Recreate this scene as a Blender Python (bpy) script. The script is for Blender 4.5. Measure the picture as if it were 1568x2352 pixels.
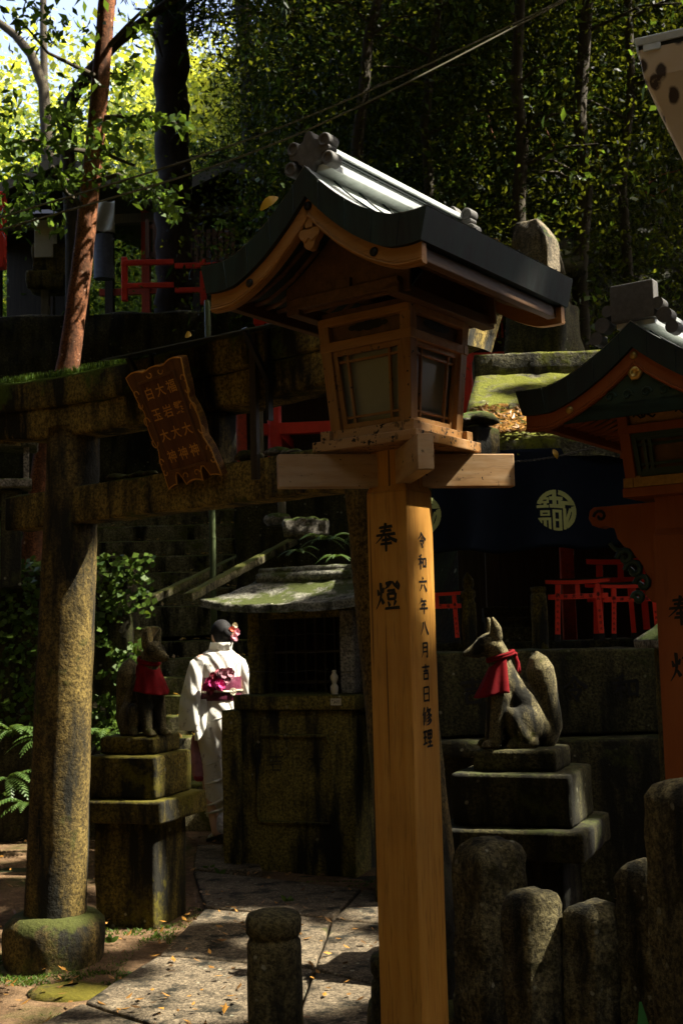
import bpy, bmesh, math, random
import numpy as np
from mathutils import Vector, Matrix, noise
for o in list(bpy.data.objects): bpy.data.objects.remove(o)
SC = bpy.context.scene
COL = SC.collection
R = math.radians
# ------------------------------------------------------------------ camera, sky, sun, exposure
CAM_H, PITCH, ROLL, FPX = 1.55, R(5.9), R(-1.43), 2770.0       # focal length in units of a 1568 px wide frame
cd = bpy.data.cameras.new('camera'); cam = bpy.data.objects.new('camera', cd); COL.objects.link(cam)
CM = Matrix.Rotation(math.pi/2+PITCH, 4, 'X') @ Matrix.Rotation(ROLL, 4, 'Z')
cam.matrix_world = Matrix.Translation((0, 0, CAM_H)) @ CM
cd.sensor_fit = 'HORIZONTAL'; cd.sensor_width = 24.0; cd.lens = 24.0*FPX/1568
cd.clip_start = 0.05; cd.clip_end = 600
cd.dof.use_dof = True; cd.dof.focus_distance = 4.1; cd.dof.aperture_fstop = 9.0
SC.camera = cam
SUN_EL, SUN_DIR = R(52), Vector((math.cos(R(52))*0.998, -0.05*math.cos(R(52)), math.sin(R(52))))
SUN_DIR.normalize()
W = bpy.data.worlds.new('World'); SC.world = W; W.use_nodes = True
nt = W.node_tree; nt.nodes.clear()
sky = nt.nodes.new('ShaderNodeTexSky'); sky.sky_type = 'NISHITA'; sky.sun_disc = False
sky.sun_elevation = SUN_EL; sky.sun_rotation = math.atan2(SUN_DIR.x, SUN_DIR.y)
sky.air_density = 0.8; sky.dust_density = 7.0; sky.ozone_density = 0.3
bgn = nt.nodes.new('ShaderNodeBackground'); bgn.inputs['Strength'].default_value = 0.125
wo = nt.nodes.new('ShaderNodeOutputWorld')
nt.links.new(sky.outputs[0], bgn.inputs[0]); nt.links.new(bgn.outputs[0], wo.inputs[0])
sl = bpy.data.lights.new('sun', 'SUN'); sl.energy = 3.6; sl.angle = R(0.5); sl.color = (1.0, 0.93, 0.80)
sun = bpy.data.objects.new('sun', sl); COL.objects.link(sun)
sun.rotation_euler = SUN_DIR.to_track_quat('Z', 'Y').to_euler(); sun.location = (12, -1, 20)
SC.view_settings.view_transform = 'Standard'; SC.view_settings.look = 'None'
SC.view_settings.exposure = 2.35; SC.view_settings.gamma = 1.0
SC.cycles.use_denoising = True
SC.cycles.max_bounces = 6; SC.cycles.diffuse_bounces = 3; SC.cycles.glossy_bounces = 2
SC.cycles.transmission_bounces = 3; SC.cycles.sample_clamp_indirect = 6.0
# ------------------------------------------------------------------ helpers
C0 = Vector((0, 0, CAM_H)); CM3 = CM.to_3x3()
def ray(x, y): return CM3 @ Vector(((x-784)/FPX, -(y-1176)/FPX, -1.0))
def at(x, y, Y):                        # the point seen at picture position (x, y) that lies at distance Y
    d = ray(x, y); return C0 + d*(Y/d.y)
def gr(x, y, z=0.0):                    # the point of the level z seen there
    d = ray(x, y); return C0 + d*((z-CAM_H)/d.z)
rnd = random.Random(7)
class MB:
    def __init__(s): s.v = []; s.f = []; s.sm = []
    def add(s, vs, fs, smooth=False):
        n = len(s.v); s.v += [tuple(v) for v in vs]
        s.f += [tuple(i+n for i in f) for f in fs]; s.sm += [smooth]*len(fs)
    def box(s, c, d, rot=None):
        x, y, z = (q/2 for q in d); c = Vector(c)
        vs = [Vector(p) for p in ((-x,-y,-z),(x,-y,-z),(x,y,-z),(-x,y,-z),(-x,-y,z),(x,-y,z),(x,y,z),(-x,y,z))]
        if rot is not None: vs = [rot @ v for v in vs]
        s.add([v+c for v in vs], [(3,2,1,0),(4,5,6,7),(0,1,5,4),(1,2,6,5),(2,3,7,6),(3,0,4,7)]); return s
    def frustum(s, b, t):               # bottom ring, top ring: equal number of points, counter-clockwise from above
        n = len(b); s.add(list(b)+list(t), [tuple(range(n-1,-1,-1)), tuple(range(n,2*n))]+[(i,(i+1)%n,n+(i+1)%n,n+i) for i in range(n)]); return s
    def bar(s, a, b, w, h, up=(0,0,1)):
        a = Vector(a); b = Vector(b); d = (b-a); L = d.length; d.normalize(); u = Vector(up)
        r = d.cross(u)
        if r.length < 1e-4: r = d.cross(Vector((1,0,0)))
        r.normalize(); u = r.cross(d)
        s.box((a+b)/2, (w, L, h), Matrix((r, d, u)).transposed()); return s
    def loft(s, rings, cap=True, smooth=True, closed=True):
        n = len(rings[0]); vs = [p for r in rings for p in r]; fs = []
        for k in range(len(rings)-1):
            for i in range(n if closed else n-1):
                j = (i+1) % n; fs.append((k*n+i, k*n+j, (k+1)*n+j, (k+1)*n+i))
        s.add(vs, fs, smooth)
        if cap and closed:
            s.add(rings[0], [tuple(range(n-1,-1,-1))]); s.add(rings[-1], [tuple(range(n))])
        return s
    def tube(s, pts, rad, n=10, cap=True, flat=1.0):
        pts = [Vector(p) for p in pts]; rings = []
        if not hasattr(rad, '__len__'): rad = [rad]*len(pts)
        pr = None
        for i, p in enumerate(pts):
            d = (pts[min(i+1, len(pts)-1)]-pts[max(i-1, 0)]).normalized()
            if pr is None:
                r = d.cross(Vector((0,1,0.01)))
                if r.length < .1: r = d.cross(Vector((1,0,0)))
            else: r = pr - d*pr.dot(d)
            r.normalize(); pr = r; u = d.cross(r)
            rings.append([p + r*(rad[i]*math.cos(2*math.pi*k/n)) + u*(rad[i]*flat*math.sin(2*math.pi*k/n)) for k in range(n)])
        s.loft(rings, cap); return s
    def lathe(s, prof, n=24, c=(0,0,0), cap=True):
        c = Vector(c)
        s.loft([[c+Vector((r*math.cos(2*math.pi*k/n), r*math.sin(2*math.pi*k/n), z)) for k in range(n)] for r, z in prof], cap); return s
    def prism(s, poly, y0, y1, tf=None):    # polygon in (x, z), extruded along y
        n = len(poly); tf = tf or (lambda v: v)
        a = [tf(Vector((x, y0, z))) for x, z in poly]; b = [tf(Vector((x, y1, z))) for x, z in poly]
        s.add(a+b, [tuple(range(n)), tuple(range(2*n-1, n-1, -1))]+[(i, n+i, n+(i+1)%n, (i+1)%n) for i in range(n)]); return s
    def grid(s, fn, nu, nv, smooth=True):
        vs = [fn(i/nu, j/nv) for j in range(nv+1) for i in range(nu+1)]
        s.add(vs, [(j*(nu+1)+i, j*(nu+1)+i+1, (j+1)*(nu+1)+i+1, (j+1)*(nu+1)+i) for j in range(nv) for i in range(nu)], smooth); return s
    def build(s, name, mat, parent=None, bevel=0, loc=None, seg=2, smooth=False):
        me = bpy.data.meshes.new(name); me.from_pydata(s.v, [], s.f); me.validate()
        if len(me.polygons) == len(s.sm): me.polygons.foreach_set('use_smooth', [bool(q) or smooth for q in s.sm])
        bm = bmesh.new(); bm.from_mesh(me); bmesh.ops.recalc_face_normals(bm, faces=bm.faces); bm.to_mesh(me); bm.free()
        return link(name, me, mat, parent, bevel, loc, seg)
def link(name, me, mat, parent=None, bevel=0, loc=None, seg=2):
    me.materials.append(mat)
    o = bpy.data.objects.new(name, me); COL.objects.link(o)
    if parent is not None: o.parent = parent
    if loc is not None: o.location = loc
    if bevel:
        m = o.modifiers.new('bevel', 'BEVEL'); m.width = bevel; m.segments = seg; m.limit_method = 'ANGLE'; m.angle_limit = R(40); m.use_clamp_overlap = True
    return o
def rough(o, cell=0.05, amp=0.008, freq=6.0, bev=0.012, octv=3, seed=0.0):
    "subdivide a stone's mesh and push its surface about, so that edges are worn"
    bm = bmesh.new(); bm.from_mesh(o.data)
    bmesh.ops.remove_doubles(bm, verts=bm.verts, dist=1e-5)
    if bev:
        es = [e for e in bm.edges if len(e.link_faces) == 2 and e.calc_face_angle(0) > .5]
        bmesh.ops.bevel(bm, geom=es, offset=bev, segments=2, affect='EDGES', clamp_overlap=True, profile=.6)
    for _ in range(7):
        es = [e for e in bm.edges if e.calc_length() > cell*1.5]
        if not es or len(bm.verts) > 14000: break
        bmesh.ops.subdivide_edges(bm, edges=es, cuts=1, use_grid_fill=True)
    bmesh.ops.triangulate(bm, faces=[f for f in bm.faces if len(f.verts) > 4])
    bm.normal_update()
    sd = Vector((seed*3.7, seed*1.3, seed*2.1))
    for v in bm.verts:
        q = noise.fractal(v.co*freq+sd, 1.0, 2.0, octv)
        v.co += v.normal*(q*amp)
    for f in bm.faces: f.smooth = True
    bm.to_mesh(o.data); bm.free(); return o
def empty(name, loc=(0,0,0), rz=0.0):
    o = bpy.data.objects.new(name, None); COL.objects.link(o); o.location = loc; o.rotation_euler = (0, 0, rz); o.empty_display_size = .1
    return o
def tag(o, label, cat, group=None, kind=None):
    if label: o['label'] = label
    if cat: o['category'] = cat
    if group: o['group'] = group
    if kind: o['kind'] = kind
    return o
def struct(o): o['kind'] = 'structure'; return o
# ------------------------------------------------------------------ materials
def newmat(name):
    m = bpy.data.materials.new(name); m.use_nodes = True; t = m.node_tree
    b = t.nodes['Principled BSDF']; return m, t, b
def N(t, kind, **kw):
    n = t.nodes.new(kind)
    for k, v in kw.items():
        if k in n.inputs.keys(): n.inputs[k].default_value = v
        else: setattr(n, k, v)
    return n
def coord(t, scale=(1,1,1), rot=(0,0,0)):
    tc = N(t, 'ShaderNodeTexCoord'); mp = N(t, 'ShaderNodeMapping')
    mp.inputs['Scale'].default_value = scale; mp.inputs['Rotation'].default_value = rot
    t.links.new(tc.outputs['Object'], mp.inputs[0]); return mp.outputs[0]
def noi(t, vec, scale, detail=6, rough_=.6):
    n = N(t, 'ShaderNodeTexNoise'); n.inputs['Scale'].default_value = scale; n.inputs['Detail'].default_value = detail
    n.inputs['Roughness'].default_value = rough_; t.links.new(vec, n.inputs['Vector']); return n.outputs[0]
def ramp(t, fac, p0, p1, c0=(0,0,0,1), c1=(1,1,1,1)):
    r = N(t, 'ShaderNodeValToRGB'); e = r.color_ramp.elements
    e[0].position = p0; e[1].position = p1; e[0].color = c0; e[1].color = c1
    t.links.new(fac, r.inputs[0]); return r.outputs[0]
def mix(t, fac, a, b, mode='MIX'):
    n = N(t, 'ShaderNodeMix', data_type='RGBA', blend_type=mode)
    for s, v in ((0, fac), (6, a), (7, b)):
        if isinstance(v, (int, float)): n.inputs[s].default_value = v
        elif isinstance(v, tuple): n.inputs[s].default_value = v
        else: t.links.new(v, n.inputs[s])
    return n.outputs[2]
def mth(t, op, a, b=0.0):
    n = N(t, 'ShaderNodeMath', operation=op)
    for s, v in ((0, a), (1, b)):
        if isinstance(v, (int, float)): n.inputs[s].default_value = v
        else: t.links.new(v, n.inputs[s])
    return n.outputs[0]
def c4(c): return (c[0], c[1], c[2], 1)
def bump(t, b, h, strength=.5, dist=.01):
    n = N(t, 'ShaderNodeBump'); n.inputs['Strength'].default_value = strength; n.inputs['Distance'].default_value = dist
    t.links.new(h, n.inputs['Height']); t.links.new(n.outputs[0], b.inputs['Normal'])
def stone(name, lo, hi, moss=(.05,.07,.008), moss_amt=.4, dark=(.012,.011,.006), dark_amt=.35, lichen=(.26,.25,.17), lich_amt=.12, sc=1.0, topmoss=.35, bmp=.6):
    m, t, b = newmat(name); v = coord(t)
    n1 = noi(t, v, 9*sc, 9, .7); n2 = noi(t, v, 2.3*sc, 5); n3 = noi(t, v, 62*sc, 3, .75); n4 = noi(t, v, 4.1*sc, 6, .65); n5 = noi(t, v, 24*sc, 5)
    col = mix(t, ramp(t, n1, .3, .72), c4(lo), c4(hi))
    col = mix(t, ramp(t, n3, .40, .60), mix(t, .72, col, (0,0,0,1)), col); col = mix(t, ramp(t, n5, .60, .72), col, mix(t, .28, col, c4([min(1, q*1.7) for q in hi])))
    # dark damp streaks
    vs = coord(t, (3.5*sc, 3.5*sc, .7*sc)); nd = noi(t, vs, 1.6, 7, .62)
    col = mix(t, ramp(t, nd, .62-dark_amt*.45, .74-dark_amt*.4), col, c4(dark))
    geo = N(t, 'ShaderNodeNewGeometry'); sx = N(t, 'ShaderNodeSeparateXYZ'); t.links.new(geo.outputs['Normal'], sx.inputs[0])
    up = mth(t, 'MULTIPLY', mth(t, 'MAXIMUM', sx.outputs[2], 0.0), topmoss)
    mm = mth(t, 'ADD', mth(t, 'ADD', n4, up), mth(t, 'MULTIPLY', n5, .25))
    mcol = mix(t, n3, c4([q*.45 for q in moss]), c4([q*1.5 for q in moss]))
    col = mix(t, ramp(t, mm, .92-moss_amt*.55, 1.0-moss_amt*.5), col, mcol)
    vo = N(t, 'ShaderNodeTexVoronoi'); vo.inputs['Scale'].default_value = 13*sc; t.links.new(v, vo.inputs['Vector'])
    l1 = ramp(t, mth(t, 'ADD', vo.outputs['Distance'], mth(t, 'MULTIPLY', n1, .5)), .34, .40, (1,1,1,1), (0,0,0,1))
    col = mix(t, mth(t, 'MULTIPLY', l1, ramp(t, n2, .62-lich_amt, .66-lich_amt*.6)), col, c4(lichen))
    t.links.new(col, b.inputs['Base Color']); b.inputs['Roughness'].default_value = .92; b.inputs['Specular IOR Level'].default_value = .25
    bump(t, b, mth(t, 'ADD', mth(t, 'MULTIPLY', n3, .5), mth(t, 'ADD', n5, n1)), bmp, .012)
    return m
def wood(name, a, bcol, grain=(38,38,2.2), dark=.35, rough_=.6, weather=None, wamt=.5, spots=0.0, cracks=0.0):
    m, t, b = newmat(name); v = coord(t, grain); v2 = coord(t)
    g = noi(t, v, 1.0, 5, .6); g2 = noi(t, v, 3.1, 3); g3 = noi(t, v2, 2.4, 4)
    col = mix(t, ramp(t, g, .3, .7), c4(a), c4(bcol))
    col = mix(t, mth(t, 'MULTIPLY', ramp(t, g2, .56, .68), dark), col, c4([q*.3 for q in a]))
    if weather:
        col = mix(t, mth(t, 'MULTIPLY', ramp(t, mth(t, 'ADD', mth(t, 'MULTIPLY', g, .4), mth(t, 'MULTIPLY', g3, .6)), .40, .66), wamt), col, c4(weather))
    if cracks:
        ck = noi(t, coord(t, (55, 55, .55)), 1.0, 3, .4); kn = noi(t, coord(t, (9, 9, 3.2)), 1.0, 2)
        col = mix(t, mth(t, 'MULTIPLY', ramp(t, ck, .645, .665), cracks), col, (.03,.016,.006,1)); col = mix(t, mth(t, 'MULTIPLY', ramp(t, kn, .70, .78), .6), col, c4([q*.35 for q in a]))
        col = mix(t, mth(t, 'MULTIPLY', ramp(t, g3, .5, .7), .35), col, c4([q*.5 for q in a]))
    if spots:
        sp = noi(t, v2, 48, 2); col = mix(t, ramp(t, sp, .70-spots, .74-spots), col, (.012, .009, .005, 1))
        sp = noi(t, v2, 30, 3); col = mix(t, mth(t, 'MULTIPLY', ramp(t, sp, .68-spots, .74-spots), .7), col, (.02, .014, .008, 1))
    t.links.new(col, b.inputs['Base Color']); b.inputs['Roughness'].default_value = rough_; b.inputs['Specular IOR Level'].default_value = .3
    bump(t, b, g, .25, .004); return m
def plain(name, c, rough_=.6, var=.35, sc=8, metal=0.0, bmp=.15, spec=.4, dirt=None, damt=.4):
    m, t, b = newmat(name); v = coord(t); n = noi(t, v, sc, 6, .65); n2 = noi(t, v, sc*5, 4)
    col = mix(t, ramp(t, n, .3, .7), c4([q*(1-var) for q in c]), c4([min(1, q*(1+var*.6)) for q in c]))
    if dirt: col = mix(t, mth(t, 'MULTIPLY', ramp(t, mth(t, 'ADD', mth(t,'MULTIPLY',n,.5), mth(t,'MULTIPLY',n2,.5)), .48, .62), damt), col, c4(dirt))
    t.links.new(col, b.inputs['Base Color']); b.inputs['Roughness'].default_value = rough_; b.inputs['Metallic'].default_value = metal
    b.inputs['Specular IOR Level'].default_value = spec
    if bmp: bump(t, b, n2, bmp, .006)
    return m
def leafmat(name, c0, c1, trans, tw=.45, spec=.35):
    m, t, b = newmat(name); geo = N(t, 'ShaderNodeNewGeometry')
    col = mix(t, geo.outputs['Random Per Island'], c4(c0), c4(c1)); tcol = mix(t, geo.outputs['Random Per Island'], c4([q*.28 for q in trans]), c4(trans))
    t.links.new(col, b.inputs['Base Color']); b.inputs['Roughness'].default_value = .42; b.inputs['Specular IOR Level'].default_value = spec
    tr = N(t, 'ShaderNodeBsdfTranslucent'); t.links.new(tcol, tr.inputs[0])
    ms = N(t, 'ShaderNodeMixShader'); ms.inputs[0].default_value = tw
    t.links.new(b.outputs[0], ms.inputs[1]); t.links.new(tr.outputs[0], ms.inputs[2])
    t.links.new(ms.outputs[0], t.nodes['Material Output'].inputs[0]); return m
M = {}
M['torii'] = stone('torii_stone', (.095,.066,.018), (.26,.180,.048), moss=(.045,.05,.008), moss_amt=.40, dark_amt=.40, topmoss=.25, lich_amt=.0)
M['beam'] = stone('torii_beam_stone', (.15,.105,.024), (.38,.27,.065), moss=(.05,.055,.007), moss_amt=.40, dark_amt=.38, topmoss=.25, lich_amt=0)
M['mosstop'] = stone('mossy_lintel_stone', (.12,.09,.02), (.30,.22,.05), moss=(.050,.075,.006), moss_amt=.52, dark_amt=.42, topmoss=.5, lich_amt=0)
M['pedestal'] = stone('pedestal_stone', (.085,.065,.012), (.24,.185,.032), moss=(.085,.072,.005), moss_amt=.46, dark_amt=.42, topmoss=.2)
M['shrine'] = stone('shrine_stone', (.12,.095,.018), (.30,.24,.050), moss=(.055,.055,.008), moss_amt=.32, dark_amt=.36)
M['fence'] = stone('fence_stone', (.07,.056,.018), (.30,.25,.12), moss=(.035,.030,.006), moss_amt=.48, dark_amt=.46, lich_amt=.30, topmoss=-.35, sc=1.1, bmp=1.0)
M['fox'] = stone('statue_stone', (.095,.080,.034), (.26,.215,.10), moss=(.055,.055,.008), moss_amt=.40, dark_amt=.36, topmoss=.0, bmp=.35, sc=2)
M['grey'] = stone('grey_stone', (.16,.145,.11), (.40,.36,.28), moss_amt=.25, dark_amt=.25)
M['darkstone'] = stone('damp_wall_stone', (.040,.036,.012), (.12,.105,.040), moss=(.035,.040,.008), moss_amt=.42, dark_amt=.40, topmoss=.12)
M['mossroof'] = stone('mossy_roof_stone', (.14,.135,.10), (.34,.33,.25), moss=(.045,.055,.008), moss_amt=.52, dark_amt=.30, topmoss=.10, lich_amt=.2)
M['moss'] = stone('thick_moss', (.05,.048,.018), (.22,.20,.12), moss=(.105,.112,.006), moss_amt=.55, dark_amt=.36, topmoss=.12, lich_amt=.22, bmp=1.0)
M['wood'] = wood('cypress_wood', (.42,.180,.022), (.60,.300,.050), weather=(.34,.18,.06), wamt=.4, dark=.5, cracks=.8)
M['woodx'] = wood('cypress_board', (.30,.125,.022), (.42,.20,.050), grain=(2.4,30,30), weather=(.27,.17,.09), wamt=.6)  # tone lowered to stand in for shade under the lantern roof
M['woodspot'] = wood('stained_cypress', (.29,.13,.025), (.42,.21,.055), grain=(3,20,20), weather=(.40,.31,.22), wamt=.6, spots=.10)  # base colour also darkened for the shade of the roof above
M['woodpost'] = wood('stained_cypress_upright', (.24,.105,.020), (.36,.175,.045), weather=(.24,.16,.09), wamt=.5, spots=.03)  # uprights darkened in colour for the shade of the overhang
M['copper'] = wood('dark_copper', (.011,.012,.010), (.024,.026,.022), grain=(26,26,3), dark=.5, rough_=.62, weather=(.014,.045,.038), wamt=.7)
M['coppertop'] = plain('worn_copper_sheet', (.52,.55,.52), .42, .2, 7, metal=.15, dirt=(.25,.29,.26), damt=.5)
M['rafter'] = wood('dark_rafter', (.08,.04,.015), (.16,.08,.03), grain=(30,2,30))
M['paper'] = plain('grey_pane', (.20,.20,.155), .35, .2, 3, spec=.6)
M['black'] = plain('black_ink', (.008,.007,.006), .55, .1, 5, bmp=0)
M['red'] = plain('vermilion_paint', (.42,.045,.010), .5, .3, 6, dirt=(.09,.02,.008), damt=.6)
M['redlamp'] = wood('faded_vermilion_wood', (.26,.064,.012), (.37,.105,.020), grain=(14,14,1.4), dark=.2, weather=(.22,.07,.02), wamt=.45)
M['redbright'] = plain('bright_vermilion', (.88,.050,.024), .45, .18, 5)
M['yellow'] = plain('ochre_paint', (.42,.24,.05), .6, .3, 14, dirt=(.12,.07,.02), damt=.4)
M['gold'] = plain('brass', (.55,.36,.10), .38, .3, 10, metal=.8)
M['green'] = plain('green_paint', (.018,.050,.036), .5, .3, 9)
M['clothred'] = plain('red_cloth', (.16,.006,.008), .9, .5, 9, spec=.1, dirt=(.09,.006,.006), damt=.6)
M['navy'] = plain('navy_cloth', (.006,.009,.016), .95, .4, 3, spec=.1)
M['crest'] = plain('pale_green_dye', (.36,.38,.14), .95, .25, 5, spec=.1)
M['kimono'] = None
M['obi'] = plain('maroon_silk', (.10,.012,.030), .4, .6, 22, spec=.5, dirt=(.30,.10,.16), damt=.35)
M['rose'] = plain('magenta_petal', (.72,.06,.26), .7, .5, 30)
M['rosedark'] = plain('wine_petal', (.22,.015,.03), .6, .5, 30)
M['pink'] = plain('pink_petal', (.75,.33,.38), .7, .3, 30)
M['peach'] = plain('coral_petal', (.75,.18,.10), .7, .3, 30)
M['cream'] = plain('cream_petal', (.70,.62,.42), .7, .25, 30)
M['mauve'] = plain('mauve_cloth', (.36,.16,.19), .85, .35, 12)
M['hair'] = wood('black_hair', (.004,.0035,.003), (.011,.009,.008), grain=(90,90,12), rough_=.75)
M['skin'] = plain('skin', (.55,.34,.24), .55, .12, 6)
M['white'] = plain('white_glaze', (.48,.43,.30), .3, .15, 8)
M['whitecloth'] = plain('old_white_cloth', (.50,.50,.40), .9, .25, 4)
M['greycloth'] = plain('grey_stripe_cloth', (.55,.55,.58), .8, .7, 26)
M['bluecloth'] = plain('blue_cloth', (.10,.11,.13), .8, .3, 20)
M['greywood'] = wood('grey_timber', (.10,.085,.05), (.20,.17,.11))
M['darkwood'] = wood('dark_timber', (.020,.014,.008), (.05,.035,.02))
M['fencewood'] = wood('brown_lattice', (.13,.070,.042), (.24,.13,.08))
M['plaque'] = wood('carved_board', (.10,.042,.012), (.18,.075,.021), grain=(30,30,3), dark=.4)
M['plaqueedge'] = wood('gilded_edge', (.46,.20,.035), (.60,.30,.06), grain=(20,20,4))
M['plaquefield'] = wood('dark_carved_field', (.07,.026,.009), (.14,.050,.015), grain=(26,26,2.5))
M['tin'] = plain('tin_sheet', (.10,.12,.125), .35, .35, 5, metal=.6)
M['iron'] = plain('dark_iron', (.02,.019,.017), .5, .3, 8, metal=.4)
M['rust'] = plain('peeling_pale_paint', (.52,.40,.25), .5, .18, 5, dirt=(.10,.045,.02), damt=.0)
M['bamboo'] = plain('green_bamboo', (.10,.13,.05), .45, .35, 6)
M['cable'] = plain('cable_sheath', (.10,.085,.030), .6, .3, 8)
M['wire'] = plain('wire', (.06,.055,.045), .5, .2, 8, metal=.3)
M['bark'] = plain('dark_bark', (.026,.017,.009), .95, .5, 12, bmp=.9)
M['barkmid'] = plain('brown_bark', (.050,.039,.020), .95, .5, 10, bmp=.9)
M['barkpink'] = stone('peeling_red_bark', (.17,.060,.022), (.38,.150,.060), moss=(.10,.045,.018), moss_amt=.30, dark=(.05,.022,.010), dark_amt=.34, lichen=(.52,.33,.23), lich_amt=.22, topmoss=0, sc=.9, bmp=.5)
M['dirt'] = None
L_ = leafmat
M['screenleaf'] = L_('screen_leaf', (.03,.04,.008), (.06,.07,.012), (.22,.20,.022), .5, .1)
M['bounceleaf'] = L_('bounce_leaf', (.18,.14,.025), (.30,.22,.035), (.5,.4,.04), .4, .1)  # warm colour chosen to throw fill light from the left
M['maple'] = L_('broad_leaf', (.040,.080,.014), (.085,.135,.022), (.18,.28,.025), .42, .12)
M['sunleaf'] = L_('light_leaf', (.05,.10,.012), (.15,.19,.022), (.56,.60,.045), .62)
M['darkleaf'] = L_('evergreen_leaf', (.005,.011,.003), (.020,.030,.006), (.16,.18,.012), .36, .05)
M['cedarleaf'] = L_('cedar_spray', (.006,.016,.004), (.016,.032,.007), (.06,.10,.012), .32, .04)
M['redleaf'] = L_('tan_leaf', (.14,.07,.03), (.22,.12,.05), (.38,.20,.08), .5)
M['ivy'] = L_('ivy_leaf', (.030,.065,.010), (.085,.135,.020), (.16,.24,.02), .3, .1)
M['fern'] = L_('fern_leaf', (.05,.10,.018), (.10,.16,.04), (.2,.3,.04), .35)
M['litter'] = L_('fallen_leaf', (.09,.045,.015), (.40,.19,.03), (.25,.12,.02), .15)
M['yleaf'] = L_('yellow_leaf', (.42,.22,.015), (.55,.33,.03), (.5,.3,.03), .3)
def ground_mat():
    m, t, b = newmat('earth'); v = coord(t); n = noi(t, v, 1.1, 8, .65); n2 = noi(t, v, 9, 8, .7); n3 = noi(t, v, 55, 4, .7)
    col = mix(t, ramp(t, n2, .35, .7), (.10,.058,.028,1), (.26,.165,.085,1)); col = mix(t, ramp(t, n3, .35, .65), mix(t, .5, col, (.02,.013,.008,1)), col)
    col = mix(t, ramp(t, n, .52, .62), col, mix(t, n2, (.030,.034,.010,1), (.09,.09,.02,1)))
    t.links.new(col, b.inputs['Base Color']); b.inputs['Roughness'].default_value = .95; b.inputs['Specular IOR Level'].default_value = .15
    bump(t, b, mth(t, 'ADD', n2, n3), .8, .02); return m
M['dirt'] = ground_mat()
M['slab'] = stone('paving_stone', (.085,.065,.040), (.27,.21,.13), moss=(.045,.045,.010), moss_amt=.22, dark_amt=.25, topmoss=.0, lich_amt=.18, sc=1.2, bmp=.8)
M['stair'] = stone('stair_stone', (.20,.175,.08), (.46,.40,.22), moss=(.10,.105,.018), moss_amt=.42, dark_amt=.35, topmoss=.3)
M['hill'] = stone('forest_floor', (.018,.013,.007), (.05,.036,.017), moss=(.025,.032,.008), moss_amt=.5, dark_amt=.4, topmoss=.1, sc=.5, bmp=1)
def kimono_mat():
    m, t, b = newmat('white_figured_silk'); v = coord(t); n = noi(t, v, 16, 6, .75); n2 = noi(t, v, 3.5, 3)
    col = mix(t, mth(t, 'MULTIPLY', ramp(t, n, .57, .62), ramp(t, n2, .42, .50)), (.70,.68,.60,1), (.25,.23,.20,1))
    t.links.new(col, b.inputs['Base Color']); b.inputs['Roughness'].default_value = .7; b.inputs['Specular IOR Level'].default_value = .2
    tr = N(t, 'ShaderNodeBsdfTranslucent'); tr.inputs[0].default_value = (.7,.68,.58,1); ms = N(t, 'ShaderNodeMixShader'); ms.inputs[0].default_value = .25
    t.links.new(b.outputs[0], ms.inputs[1]); t.links.new(tr.outputs[0], ms.inputs[2]); t.links.new(ms.outputs[0], t.nodes['Material Output'].inputs[0])
    w = N(t, 'ShaderNodeTexWave'); w.inputs['Scale'].default_value = 2.2; w.inputs['Distortion'].default_value = 6; t.links.new(coord(t, (2,2,1), (0,.6,0)), w.inputs[0])
    bump(t, b, w.outputs[1], .5, .03); return m
M['kimono'] = kimono_mat()
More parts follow.
